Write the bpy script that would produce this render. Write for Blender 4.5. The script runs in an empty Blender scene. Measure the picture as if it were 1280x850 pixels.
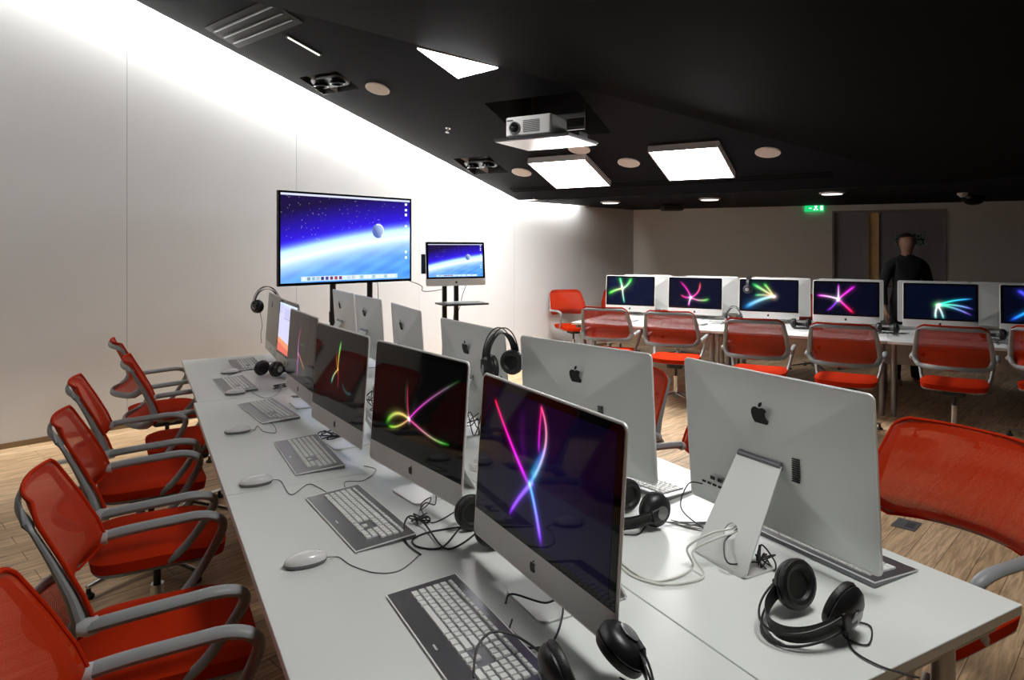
import bpy, bmesh, math, random, re
import numpy as np
from mathutils import Vector, Matrix
random.seed(7)
PI = math.pi
F = 850.0; CX = 640.0; HY = 310.0; EYE = 1.60
DESK = 0.74
scene = bpy.context.scene
col = scene.collection

# ------------------------------------------------------------------ materials
def principled(name, color, rough=0.5, metal=0.0, spec=0.5, coat=0.0, noise=None, bump=None, emit=None, estr=0.0):
    m = bpy.data.materials.new(name); m.use_nodes = True
    nt = m.node_tree; b = nt.nodes['Principled BSDF']
    b.inputs['Base Color'].default_value = (*color, 1)
    b.inputs['Roughness'].default_value = rough
    b.inputs['Metallic'].default_value = metal
    b.inputs['Specular IOR Level'].default_value = spec
    b.inputs['Coat Weight'].default_value = coat
    if emit:
        b.inputs['Emission Color'].default_value = (*emit, 1); b.inputs['Emission Strength'].default_value = estr
    tc = nt.nodes.new('ShaderNodeTexCoord')
    if noise:
        sc_, amt = noise
        n = nt.nodes.new('ShaderNodeTexNoise'); n.inputs['Scale'].default_value = sc_; n.inputs['Detail'].default_value = 4
        nt.links.new(tc.outputs['Object'], n.inputs['Vector'])
        r = nt.nodes.new('ShaderNodeMapRange'); r.inputs[3].default_value = 1 - amt; r.inputs[4].default_value = 1 + amt
        nt.links.new(n.outputs['Fac'], r.inputs[0])
        mx = nt.nodes.new('ShaderNodeVectorMath'); mx.operation = 'SCALE'; mx.inputs[0].default_value = color
        nt.links.new(r.outputs[0], mx.inputs['Scale']); nt.links.new(mx.outputs[0], b.inputs['Base Color'])
    if bump:
        sc_, st = bump
        n2 = nt.nodes.new('ShaderNodeTexNoise'); n2.inputs['Scale'].default_value = sc_; n2.inputs['Detail'].default_value = 3
        nt.links.new(tc.outputs['Object'], n2.inputs['Vector'])
        bp = nt.nodes.new('ShaderNodeBump'); bp.inputs['Strength'].default_value = st; bp.inputs['Distance'].default_value = 0.002
        nt.links.new(n2.outputs['Fac'], bp.inputs['Height']); nt.links.new(bp.outputs[0], b.inputs['Normal'])
    return m

def emission(name, color, strength):
    m = bpy.data.materials.new(name); m.use_nodes = True
    nt = m.node_tree; nt.nodes.clear()
    o = nt.nodes.new('ShaderNodeOutputMaterial'); e = nt.nodes.new('ShaderNodeEmission')
    e.inputs[0].default_value = (*color, 1); e.inputs[1].default_value = strength
    nt.links.new(e.outputs[0], o.inputs[0]); return m

M = {}
M['wall'] = principled('wall_paint', (0.70, 0.71, 0.71), 0.85, spec=0.2, noise=(3.0, 0.03), bump=(140, 0.25))
M['wall_dark'] = principled('darkened_unseen_wall', (0.06, 0.058, 0.055), 0.85, spec=0.2, noise=(3.0, 0.03))  # unseen walls coloured dark to cut bounce light and screen reflections
M['wall_far'] = principled('far_wall_paint', (0.72, 0.70, 0.66), 0.85, spec=0.2, noise=(3.0, 0.03), bump=(140, 0.25))
M['ceiling'] = principled('ceiling_black', (0.0028, 0.0026, 0.0042), 0.65, spec=0.06, noise=(1.2, 0.1))
M['ceiling2'] = principled('ceiling_dark_brown', (0.0026, 0.0023, 0.002), 0.8, spec=0.04, noise=(1.2, 0.1))
M['desk'] = principled('desk_laminate', (0.66, 0.68, 0.65), 0.33, spec=0.45, noise=(5, 0.02))
M['desk_edge'] = principled('desk_edging', (0.60, 0.62, 0.58), 0.45)
M['alu'] = principled('anodised_aluminium', (0.70, 0.71, 0.69), 0.45, metal=0.55, noise=(220, 0.015))
M['alu_bright'] = principled('polished_edge_aluminium', (0.88, 0.88, 0.86), 0.35, metal=0.3)
M['alu_dark'] = principled('keyboard_plate_aluminium', (0.20, 0.20, 0.215), 0.36, metal=0.8)
M['steel'] = principled('grey_tube_steel', (0.33, 0.33, 0.34), 0.35, metal=0.8)
M['chair_grey'] = principled('chair_grey_plastic', (0.26, 0.275, 0.275), 0.42, spec=0.4)
M['chair_dark'] = principled('chair_dark_plastic', (0.022, 0.025, 0.027), 0.5)
M['cap'] = principled('pale_grey_cap_plastic', (0.5, 0.5, 0.5), 0.35)
M['chrome'] = principled('brushed_chrome', (0.6, 0.6, 0.6), 0.25, metal=1.0)
M['black_glass'] = principled('black_glass', (0.005, 0.005, 0.006), 0.04, spec=0.2)
M['black'] = principled('black_plastic', (0.010, 0.010, 0.011), 0.38)
M['black_matt'] = principled('matt_black', (0.006, 0.006, 0.006), 0.75)
M['leather'] = principled('black_leatherette', (0.012, 0.011, 0.011), 0.45, bump=(260, 0.6))
M['rubber'] = principled('black_cable_rubber', (0.012, 0.012, 0.012), 0.5)
M['grey_cable'] = principled('grey_cable_rubber', (0.16, 0.16, 0.15), 0.5)
M['white_cable'] = principled('white_cable_plastic', (0.62, 0.62, 0.57), 0.4)
M['white'] = principled('white_plastic', (0.74, 0.74, 0.72), 0.22, coat=0.3)
M['key'] = principled('white_key_plastic', (0.70, 0.71, 0.68), 0.4)
M['mouse_band'] = principled('grey_mouse_band', (0.16, 0.16, 0.16), 0.4)
M['paper'] = principled('paper', (0.75, 0.75, 0.73), 0.9, noise=(30, 0.05))
M['door'] = principled('grey_door_paint', (0.26, 0.26, 0.29), 0.6, noise=(4, 0.06))
M['door_frame'] = principled('door_frame_paint', (0.28, 0.27, 0.25), 0.6)
M['wood_edge'] = principled('oak_door_edge', (0.85, 0.56, 0.25), 0.5, noise=(18, 0.15))
M['skirting'] = principled('oak_skirting', (0.22, 0.145, 0.075), 0.5, noise=(12, 0.15))
M['speaker'] = principled('speaker_grille', (0.52, 0.46, 0.41), 0.7, noise=(300, 0.2))
M['lamp_case'] = principled('lamp_case_white', (0.62, 0.58, 0.55), 0.5)
M['light'] = emission('lamp_diffuser', (1.0, 0.985, 0.99), 38.0)
M['light_added'] = emission('added_lamp_diffuser', (1.0, 0.985, 0.97), 22.0)  # weaker glow for the light boxes added outside the view
M['light_dim'] = emission('downlight_diffuser', (1.0, 0.9, 0.82), 1.5)
M['light_slot'] = emission('slot_light_diffuser', (1.0, 0.93, 0.78), 2.5)
M['slat'] = principled('dark_slat_metal', (0.05, 0.05, 0.05), 0.4, metal=0.5)
M['green'] = emission('exit_sign_green', (0.01, 0.55, 0.15), 1.0)
M['exit_white'] = emission('exit_sign_pictogram', (0.6, 1.0, 0.7), 1.3)
M['sign_green'] = principled('dark_green_sign', (0.01, 0.05, 0.035), 0.5)
M['sign_white'] = principled('sign_lettering', (0.45, 0.55, 0.5), 0.6)
M['skin'] = principled('skin', (0.30, 0.165, 0.11), 0.55)
M['cloth'] = principled('black_cloth', (0.008, 0.008, 0.009), 0.9)
M['hair'] = principled('dark_hair', (0.012, 0.009, 0.007), 0.6)
M['projector'] = principled('projector_shell', (0.62, 0.62, 0.60), 0.4)
M['moon'] = M['white']

def seat_fabric():
    m = principled('red_seat_fabric', (0.46, 0.024, 0.003), 0.85, spec=0.05, noise=(6, 0.08), bump=(500, 0.5))
    return m
M['seat'] = seat_fabric()

def mesh_fabric():
    m = bpy.data.materials.new('red_mesh_fabric'); m.use_nodes = True
    nt = m.node_tree; b = nt.nodes['Principled BSDF']; out = nt.nodes['Material Output']
    b.inputs['Base Color'].default_value = (0.47, 0.026, 0.002, 1); b.inputs['Roughness'].default_value = 0.6
    b.inputs['Specular IOR Level'].default_value = 0.08
    tc = nt.nodes.new('ShaderNodeUVMap'); tc.uv_map = 'UVMap'
    sp = nt.nodes.new('ShaderNodeSeparateXYZ'); nt.links.new(tc.outputs[0], sp.inputs[0])
    def wave(sock, k):
        a = nt.nodes.new('ShaderNodeMath'); a.operation = 'MULTIPLY'; a.inputs[1].default_value = k
        s = nt.nodes.new('ShaderNodeMath'); s.operation = 'SINE'
        nt.links.new(sock, a.inputs[0]); nt.links.new(a.outputs[0], s.inputs[0]); return s.outputs[0]
    k = 2 * PI / 0.0048
    add = nt.nodes.new('ShaderNodeMath'); add.operation = 'ADD'
    nt.links.new(sp.outputs[0], add.inputs[0]); nt.links.new(sp.outputs[1], add.inputs[1])
    sub = nt.nodes.new('ShaderNodeMath'); sub.operation = 'SUBTRACT'
    nt.links.new(sp.outputs[0], sub.inputs[0]); nt.links.new(sp.outputs[1], sub.inputs[1])
    mu = nt.nodes.new('ShaderNodeMath'); mu.operation = 'MULTIPLY'
    nt.links.new(wave(add.outputs[0], k), mu.inputs[0]); nt.links.new(wave(sub.outputs[0], k), mu.inputs[1])
    mr = nt.nodes.new('ShaderNodeMapRange'); mr.inputs[1].default_value = 0.50; mr.inputs[2].default_value = 0.78
    mr.inputs[3].default_value = 0.0; mr.inputs[4].default_value = 1.0
    nt.links.new(mu.outputs[0], mr.inputs[0])
    tr = nt.nodes.new('ShaderNodeBsdfTransparent'); mx = nt.nodes.new('ShaderNodeMixShader')
    nt.links.new(mr.outputs[0], mx.inputs[0]); nt.links.new(b.outputs[0], mx.inputs[1]); nt.links.new(tr.outputs[0], mx.inputs[2])
    nt.links.new(mx.outputs[0], out.inputs[0]); return m
M['mesh'] = mesh_fabric()

def display_mat():
    m = bpy.data.materials.new('lit_display'); m.use_nodes = True
    nt = m.node_tree; b = nt.nodes['Principled BSDF']
    b.inputs['Base Color'].default_value = (0.003, 0.003, 0.004, 1); b.inputs['Specular IOR Level'].default_value = 0.16; b.inputs['Roughness'].default_value = 0.05
    a = nt.nodes.new('ShaderNodeVertexColor'); a.layer_name = 'picture'
    nt.links.new(a.outputs[0], b.inputs['Emission Color']); b.inputs['Emission Strength'].default_value = 1.0
    return m
M['display'] = display_mat()

def floor_mat():
    m = bpy.data.materials.new('oak_plank_floor'); m.use_nodes = True
    nt = m.node_tree; b = nt.nodes['Principled BSDF']
    tc = nt.nodes.new('ShaderNodeTexCoord'); mp = nt.nodes.new('ShaderNodeMapping')
    mp.inputs['Rotation'].default_value = (0, 0, -math.atan2(0.72, 0.694))
    nt.links.new(tc.outputs['Object'], mp.inputs[0])
    br = nt.nodes.new('ShaderNodeTexBrick'); br.offset = 0.37; br.inputs['Scale'].default_value = 1.0
    br.inputs['Brick Width'].default_value = 1.25; br.inputs['Row Height'].default_value = 0.14
    br.inputs['Mortar Size'].default_value = 0.0018; br.inputs['Mortar Smooth'].default_value = 0.1
    br.inputs['Color1'].default_value = (0.78, 0.56, 0.34, 1); br.inputs['Color2'].default_value = (0.60, 0.40, 0.22, 1)
    br.inputs['Mortar'].default_value = (0.16, 0.09, 0.045, 1); br.inputs['Bias'].default_value = -0.1
    nt.links.new(mp.outputs[0], br.inputs['Vector'])
    m2 = nt.nodes.new('ShaderNodeMapping'); m2.inputs['Scale'].default_value = (1.6, 16, 1)
    nt.links.new(mp.outputs[0], m2.inputs[0])
    n = nt.nodes.new('ShaderNodeTexNoise'); n.inputs['Scale'].default_value = 2.2; n.inputs['Detail'].default_value = 6; n.inputs['Distortion'].default_value = 1.4
    nt.links.new(m2.outputs[0], n.inputs['Vector'])
    cr = nt.nodes.new('ShaderNodeValToRGB'); cr.color_ramp.elements[0].position = 0.36; cr.color_ramp.elements[0].color = (0.55, 0.5, 0.45, 1)
    cr.color_ramp.elements[1].position = 0.62; cr.color_ramp.elements[1].color = (1.1, 1.1, 1.1, 1)
    nt.links.new(n.outputs['Fac'], cr.inputs[0])
    mx = nt.nodes.new('ShaderNodeMix'); mx.data_type = 'RGBA'; mx.blend_type = 'MULTIPLY'; mx.inputs[0].default_value = 0.85
    nt.links.new(br.outputs['Color'], mx.inputs[6]); nt.links.new(cr.outputs[0], mx.inputs[7])
    nt.links.new(mx.outputs[2], b.inputs['Base Color'])
    b.inputs['Roughness'].default_value = 0.42
    return m
M['floor'] = floor_mat()

def perforated():
    m = principled('perforated_white_plate', (0.75, 0.75, 0.75), 0.25, metal=0.2)
    nt = m.node_tree; b = nt.nodes['Principled BSDF']
    tc = nt.nodes.new('ShaderNodeTexCoord'); w = nt.nodes.new('ShaderNodeTexVoronoi'); w.inputs['Scale'].default_value = 55
    w.inputs['Randomness'].default_value = 0.0
    nt.links.new(tc.outputs['Object'], w.inputs['Vector'])
    cr = nt.nodes.new('ShaderNodeValToRGB'); cr.color_ramp.elements[0].position = 0.25; cr.color_ramp.elements[0].color = (0.03, 0.03, 0.03, 1)
    cr.color_ramp.elements[1].position = 0.35; cr.color_ramp.elements[1].color = (0.8, 0.8, 0.8, 1)
    nt.links.new(w.outputs['Distance'], cr.inputs[0]); nt.links.new(cr.outputs[0], b.inputs['Base Color'])
    return m
M['perforated'] = perforated()

# ------------------------------------------------------------------ mesh helpers
class MB:
    def __init__(self): self.v = []; self.f = []; self.mi = []
    def add(self, verts, faces, mi=0):
        o = len(self.v); self.v += [tuple(p) for p in verts]
        self.f += [tuple(i + o for i in f) for f in faces]; self.mi += [mi] * len(faces); return self
    def box(self, c, s, mi=0, mat=None):
        x, y, z = (k / 2 for k in s)
        vs = [Vector((a * x, b * y, d * z)) for a in (-1, 1) for b in (-1, 1) for d in (-1, 1)]
        if mat is not None: vs = [mat @ v for v in vs]
        vs = [v + Vector(c) for v in vs]
        return self.add(vs, [(0, 1, 3, 2), (4, 6, 7, 5), (0, 4, 5, 1), (2, 3, 7, 6), (0, 2, 6, 4), (1, 5, 7, 3)], mi)
    def rbox(self, c, s, r=0.01, seg=4, ch=0.003, mi=0):
        # plate with rounded vertical corners and chamfered top/bottom rim
        x, y, z = (k / 2 for k in s); pts = []
        def ring(inset, zz):
            rr = max(r - inset, 0.0005); out = []
            for (sx, sy, a0) in ((1, 1, 0), (-1, 1, PI / 2), (-1, -1, PI), (1, -1, 3 * PI / 2)):
                for k in range(seg + 1):
                    a = a0 + k * PI / 2 / seg
                    out.append((c[0] + sx * (x - r) + rr * math.cos(a), c[1] + sy * (y - r) + rr * math.sin(a), c[2] + zz))
            return out
        n = 4 * (seg + 1)
        rings = [ring(ch, -z), ring(0, -z + ch), ring(0, z - ch), ring(ch, z)]
        vs = [p for q in rings for p in q]; fs = []
        for k in range(3):
            for i in range(n):
                j = (i + 1) % n; fs.append((k * n + i, k * n + j, (k + 1) * n + j, (k + 1) * n + i))
        fs.append(tuple(reversed(range(n)))); fs.append(tuple(range(3 * n, 4 * n)))
        return self.add(vs, fs, mi)
    def tube(self, pts, r, seg=8, closed=False, up=None, cap=True, mi=0):
        pts = [Vector(p) for p in pts]; n = len(pts)
        rad = r if isinstance(r, list) else [r] * n
        rings = []; prev = None
        for i, p in enumerate(pts):
            if closed: t = pts[(i + 1) % n] - pts[(i - 1) % n]
            else: t = pts[min(i + 1, n - 1)] - pts[max(i - 1, 0)]
            if t.length < 1e-9: t = Vector((0, 0, 1))
            t.normalize()
            if up is not None: a = Vector(up)
            elif prev is None: a = Vector((0, 0, 1)) if abs(t.z) < 0.9 else Vector((1, 0, 0))
            else: a = prev
            nrm = a - t * a.dot(t)
            if nrm.length < 1e-4: nrm = Vector((1, 0, 0)) - t * t.x
            nrm.normalize(); prev = nrm; b = t.cross(nrm)
            ra, rb = rad[i] if isinstance(rad[i], tuple) else (rad[i], rad[i])
            rings.append([p + nrm * (ra * math.cos(2 * PI * k / seg)) + b * (rb * math.sin(2 * PI * k / seg)) for k in range(seg)])
        vs = [q for rg in rings for q in rg]; fs = []
        for i in range(n if closed else n - 1):
            j = (i + 1) % n
            for k in range(seg):
                l = (k + 1) % seg; fs.append((i * seg + k, i * seg + l, j * seg + l, j * seg + k))
        if not closed and cap:
            fs.append(tuple(reversed(range(seg)))); fs.append(tuple(range((n - 1) * seg, n * seg)))
        return self.add(vs, fs, mi)
    def lathe(self, prof, seg=24, mat=None, mi=0):
        # prof: list of (r, z), about local z
        vs = []; fs = []; n = len(prof)
        for (r, z) in prof:
            for k in range(seg):
                a = 2 * PI * k / seg; v = Vector((r * math.cos(a), r * math.sin(a), z)); vs.append(mat @ v if mat else v)
        for i in range(n - 1):
            for k in range(seg):
                l = (k + 1) % seg; fs.append((i * seg + k, i * seg + l, (i + 1) * seg + l, (i + 1) * seg + k))
        fs.append(tuple(reversed(range(seg)))); fs.append(tuple(range((n - 1) * seg, n * seg)))
        return self.add(vs, fs, mi)
    def prism(self, poly, z0, z1, mi=0, mat=None):
        n = len(poly); vs = [Vector((p[0], p[1], z0)) for p in poly] + [Vector((p[0], p[1], z1)) for p in poly]
        if mat is not None: vs = [mat @ v for v in vs]
        fs = [tuple(reversed(range(n))), tuple(range(n, 2 * n))]
        for i in range(n):
            j = (i + 1) % n; fs.append((i, j, n + j, n + i))
        return self.add(vs, fs, mi)
    def mesh(self, name, mats, smooth=True):
        me = bpy.data.meshes.new(name); me.from_pydata(self.v, [], self.f); me.validate()
        if not isinstance(mats, (list, tuple)): mats = [mats]
        for m in mats: me.materials.append(m)
        if len(me.polygons) == len(self.mi):
            me.polygons.foreach_set('material_index', self.mi)
        bm = bmesh.new(); bm.from_mesh(me); bmesh.ops.recalc_face_normals(bm, faces=bm.faces)
        if smooth:
            for f in bm.faces: f.smooth = True
            for e in bm.edges:
                if len(e.link_faces) == 2 and e.calc_face_angle(0) > math.radians(38): e.smooth = False
        bm.to_mesh(me); bm.free(); return me

def rot(ax, a): return Matrix.Rotation(a, 3, ax)
def crom(pts, n=8, closed=False):
    P = [Vector(p) for p in pts]; out = []; N = len(P)
    rng = range(N) if closed else range(N - 1)
    for i in rng:
        g = (lambda k: P[k % N]) if closed else (lambda k: P[max(0, min(N - 1, k))])
        a, b, c, d = g(i - 1), g(i), g(i + 1), g(i + 2)
        for k in range(n):
            t = k / n
            out.append(0.5 * ((2 * b) + (c - a) * t + (2 * a - 5 * b + 4 * c - d) * t * t + (3 * b - a - 3 * c + d) * t ** 3))
    if not closed: out.append(P[-1])
    return out

def obj(name, me, parent=None, M4=None, label=None):
    o = bpy.data.objects.new(name, me); col.objects.link(o)
    if parent is not None: o.parent = parent
    if M4 is not None: o.matrix_local = M4
    if label: o['label'] = label
    return o
def tag(o, label, cat, group=None, kind=None):
    if label: o['label'] = label
    if cat: o['category'] = cat
    if group: o['group'] = group
    if kind: o['kind'] = kind
    return o
def thing(name, label, cat, loc=(0, 0, 0), rz=0.0, group=None, M4=None):
    o = bpy.data.objects.new(name, None); col.objects.link(o); o.empty_display_size = 0.05
    if M4 is not None: o.matrix_world = M4
    else: o.location = loc; o.rotation_euler = (0, 0, rz)
    return tag(o, label, cat, group)
def struct(name, mb, mat, smooth=False):
    o = obj(name, mb.mesh(name, mat, smooth)); o['kind'] = 'structure'; return o

# ------------------------------------------------------------------ plan frames
O = Vector((-0.994, 2.358)); U = Vector((-0.480, 0.877)); V = Vector((0.877, 0.480))
def D(u, v, h=DESK): p = O + U * u + V * v; return Vector((p.x, p.y, h))
RZ_L = math.radians(-61.32)          # facing -V
RZ_R = RZ_L + PI                     # facing +V
Q = Vector((3.66, 7.40)); P_ = Vector((0.866, -0.5)); N_ = Vector((0.5, 0.866))
def FR(p, n, h=DESK): q = Q + P_ * p + N_ * n; return Vector((q.x, q.y, h))
RZ_F = math.radians(-30)
def on_plane(px, py, h):             # place on a level surface of height h
    z = F * (EYE - h) / (py - HY); return Vector(((px - CX) / F * z, z, h))
def dk(px, py, dz=0.0): p = on_plane(px, py, DESK); p.z += dz; return p

# ------------------------------------------------------------------ room shell
WL = Vector((-4.063, 5.397)); WD = Vector((0.694, 0.720)); WN = Vector((0.720, -0.694))
def W(t, off=0.0): p = WL + WD * t + WN * off; return p
C0 = W(8.89); R1 = C0 + Vector((0.908, -0.419)) * 5.6; R2 = Vector((7.3, -3.0)); L2 = Vector((-8.2, -3.0)); L1 = W(-6.0)
H0 = 2.26
d1 = Vector((0.864, -0.503)); g1 = Vector((-0.503, -0.864)); SL = 0.3175; F0 = Vector((0, 9.61))
def hP1(p): return H0 + SL * ((Vector((p[0], p[1])) - F0).dot(g1))
X_ = Vector((4.455, 7.016)); K0 = W(0.02); cd = (X_ - K0).normalized(); cl = (X_ - K0).length
hK = hP1(K0)
def hP2(p): a = (Vector((p[0], p[1])) - K0).dot(cd); return hK + (H0 - hK) * a / cl
X3 = X_ + Vector((cd.y, -cd.x)) * 10.3

mb = MB(); mb.add([(C0.x, C0.y, 0), (R1.x, R1.y, 0), (R2.x, R2.y, 0), (L2.x, L2.y, 0), (L1.x, L1.y, 0)], [(0, 1, 2, 3, 4)])
struct('floor', mb, M['floor'])
def wall_panel(name, a, b, h, mat, th=0.12, openings=()):
    # wall between plan points a, b (room is on the right of a->b), thickness away from the room
    d = (b - a); L = d.length; d = d / L; n = Vector((-d.y, d.x)) * th
    m = MB()
    def seg(s0, s1, z0, z1):
        if s1 - s0 < 1e-4 or z1 - z0 < 1e-4: return
        p = a + d * s0; q = a + d * s1
        m.add([(p.x, p.y, z0), (q.x, q.y, z0), (q.x + n.x, q.y + n.y, z0), (p.x + n.x, p.y + n.y, z0),
               (p.x, p.y, z1), (q.x, q.y, z1), (q.x + n.x, q.y + n.y, z1), (p.x + n.x, p.y + n.y, z1)],
              [(0, 1, 5, 4), (1, 2, 6, 5), (2, 3, 7, 6), (3, 0, 4, 7), (0, 3, 2, 1), (4, 5, 6, 7)])
    s = 0
    for (o0, o1, oh) in openings:
        seg(s, o0, 0, h); seg(o0, o1, oh, h); s = o1
    seg(s, L, 0, h)
    return struct(name, m, mat)
# left wall built of tall panels with fine joints
wd_ = MB()
wl = MB()
ts = [-6.0, -3.6, -1.4, 0.915, 2.55, 4.2, 5.9, 7.4, 8.89]
for a, b in zip(ts[:-1], ts[1:]):
    p = W(a + 0.0015); q = W(b - 0.0015); p2 = W(a + 0.0015, -0.12); q2 = W(b - 0.0015, -0.12)
    (wd_ if b < -1.3 else wl).add([(p.x, p.y, 0), (q.x, q.y, 0), (q2.x, q2.y, 0), (p2.x, p2.y, 0), (p.x, p.y, 6.4), (q.x, q.y, 6.4), (q2.x, q2.y, 6.4), (p2.x, p2.y, 6.4)],
           [(0, 1, 5, 4), (1, 2, 6, 5), (2, 3, 7, 6), (3, 0, 4, 7), (0, 3, 2, 1), (4, 5, 6, 7)])
p = W(-6.0, -0.125); q = W(8.89, -0.125); p2 = W(-6, -0.15); q2 = W(8.89, -0.15)
wl.add([(p.x, p.y, 0), (q.x, q.y, 0), (q2.x, q2.y, 0), (p2.x, p2.y, 0), (p.x, p.y, 6.4), (q.x, q.y, 6.4), (q2.x, q2.y, 6.4), (p2.x, p2.y, 6.4)],
       [(0, 1, 5, 4), (1, 2, 6, 5), (2, 3, 7, 6), (3, 0, 4, 7), (0, 3, 2, 1), (4, 5, 6, 7)])
struct('wall_left', wl, M['wall'])
struct('wall_rear_left', wd_, M['wall_dark'])  # unseen stretch of the left wall, darkened against screen reflections
sk = MB(); a = W(-6, 0.004); b = W(8.87, 0.004)
ang = math.atan2(WD.y, WD.x)
mid = (a + b) / 2; sk.box((mid.x, mid.y, 0.022), ((b - a).length, 0.012, 0.044), mat=rot('Z', ang))
struct('baseboard_left', sk, M['skirting'])

FW = (R1 - C0).normalized()
def far_s(px):          # distance along the far wall seen at that image column
    k = (px - CX) / F
    return (k * C0.y - C0.x) / (FW.x - k * FW.y)
def far_pt(s, off=0.0):
    p = C0 + FW * s; n = Vector((FW.y, -FW.x)); return p + n * off
s0, s1 = far_s(1040), far_s(1184)
wall_panel('wall_far', C0, R1, 2.6, M['wall_far'], openings=((s0, s1, 2.17),))
wall_panel('wall_right', R1, R2, 4.0, M['wall_dark'])
wall_panel('wall_back', R2, L2, 6.4, M['wall_dark'])
wall_panel('wall_side', L2, L1, 6.4, M['wall_dark'])
# corridor niche behind the door opening
farang = math.atan2(FW.y, FW.x)
def far_box(m, sa, sb, o0, o1, z0, z1, mi=0):
    a = far_pt(sa, o0); b = far_pt(sb, o1)
    c = (far_pt(sa, (o0 + o1) / 2) + far_pt(sb, (o0 + o1) / 2)) / 2
    m.box((c.x, c.y, (z0 + z1) / 2), (abs(sb - sa), abs(o1 - o0), z1 - z0), mi, rot('Z', farang))
nb = MB()
far_box(nb, s0 - 0.3, s1 + 0.3, -0.9, -0.95, 0, 2.6)
far_box(nb, s0 - 0.30, s0 - 0.25, -0.12, -0.9, 0, 2.6)
far_box(nb, s1 + 0.25, s1 + 0.30, -0.12, -0.9, 0, 2.6)
far_box(nb, s0 - 0.3, s1 + 0.3, -0.12, -0.95, 2.55, 2.6)
far_box(nb, s0 - 0.3, s1 + 0.3, -0.12, -0.95, -0.05, 0.0)
struct('wall_corridor', nb, M['door'])
# doors: closed leaf, oak edge of the opened leaf, wide leaf with sign
sA, sB, sC = far_s(1079), far_s(1086), far_s(1099)
t = MB(); far_box(t, s0, s0 + 0.03, 0.01, -0.10, 0, 2.17); far_box(t, s1 - 0.03, s1, 0.01, -0.10, 0, 2.17); far_box(t, s0 + 0.03, s1 - 0.03, 0.01, -0.10, 2.14, 2.17)
struct('trim_1', t, M['door_frame'])
d1o = MB(); far_box(d1o, s0 + 0.03, sA, -0.045, -0.09, 0.005, 2.135)
door1 = struct('door_1', d1o, M['door'])
t = MB(); far_box(t, sA, sB, -0.0, -0.07, 0.005, 2.135); struct('trim_2', t, M['door_frame'])
t = MB(); far_box(t, sB, sC - 0.0, -0.035, -0.08, 0.005, 2.135); struct('trim_3', t, M['wood_edge'])
d2o = MB(); far_box(d2o, sC, s1 - 0.03, -0.06, -0.105, 0.005, 2.135)
door2 = struct('door_2', d2o, M['door'])
hd = MB(); c = far_pt(sC + 0.08, -0.03); hd.tube([(c.x, c.y, 1.02), (c.x + 0.10, c.y - 0.046, 1.02)], 0.01); c2 = far_pt(sC + 0.08, -0.06); hd.tube([(c2.x, c2.y, 1.02), (c.x, c.y, 1.02)], 0.01)
h_ = obj('door_handle', hd.mesh('door_handle', M['chrome']), door2)
# sign on the wide leaf
zs = C0.y + FW.y * far_s(1138)
sgn = thing('door_sign', 'dark green safety plate with white capitals on the grey door behind the person', 'sign')
sg = MB(); far_box(sg, far_s(1120), far_s(1156), -0.046, -0.058, 1.6 + (310 - 306.5) * zs / F, 1.6 + (310 - 292.5) * zs / F)
obj('plate', sg.mesh('plate', M['sign_green']), sgn)
def text(name, body, size, mat, parent, loc, rz, label=None, extrude=0.001):
    cu = bpy.data.curves.new(name, 'FONT'); cu.body = body; cu.size = size; cu.extrude = extrude
    cu.align_x = 'CENTER'; cu.align_y = 'CENTER'; cu.materials.append(mat)
    tmp = bpy.data.objects.new(name, cu); me = bpy.data.meshes.new_from_object(tmp); bpy.data.objects.remove(tmp); bpy.data.curves.remove(cu)
    me.name = name; o = bpy.data.objects.new(name, me); col.objects.link(o); o.parent = parent
    o.matrix_local = Matrix.Translation(loc) @ Matrix.Rotation(rz, 4, 'Z') @ Matrix.Rotation(PI / 2, 4, 'X')
    return o
c = far_pt(far_s(1138), -0.044)
text('lettering', 'ISSUE DE\nSECOURS', 0.10, M['sign_white'], sgn, (c.x, c.y, 1.6 + 10.3 * zs / F), farang)

# ceiling
HOLES = []   # in P1 local coordinates (a along d1, b along g) relative F0
gn = Vector((g1.x, g1.y, SL)).normalized(); dd = Vector((d1.x, d1.y, 0)); nn = dd.cross(gn)
def P1pt(a, b): p = F0 + d1 * a + g1 * b; return Vector((p.x, p.y, H0 + SL * b))
def P1M(a, b, spin=0.0):
    m = Matrix((dd, gn, nn)).transposed().to_4x4(); m.translation = P1pt(a, b); return m @ Matrix.Rotation(spin, 4, 'Z')
def ray_P1(px, py):
    kx = (px - CX) / F; kz = (HY - py) / F
    # 1.6+kz*z = H0 + SL*((kx z)*g.x + (z-F0.y)*g.y)
    z = (H0 - SL * F0.y * g1.y - EYE) / (kz - SL * (kx * g1.x + g1.y))
    p = Vector((kx * z, z)) - F0
    return p.dot(d1), p.dot(g1)
def hole(pxs):
    return [ray_P1(*q) for q in pxs]
hatch = hole([(608, 133), (690, 119), (757, 170), (662, 171)])
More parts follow.
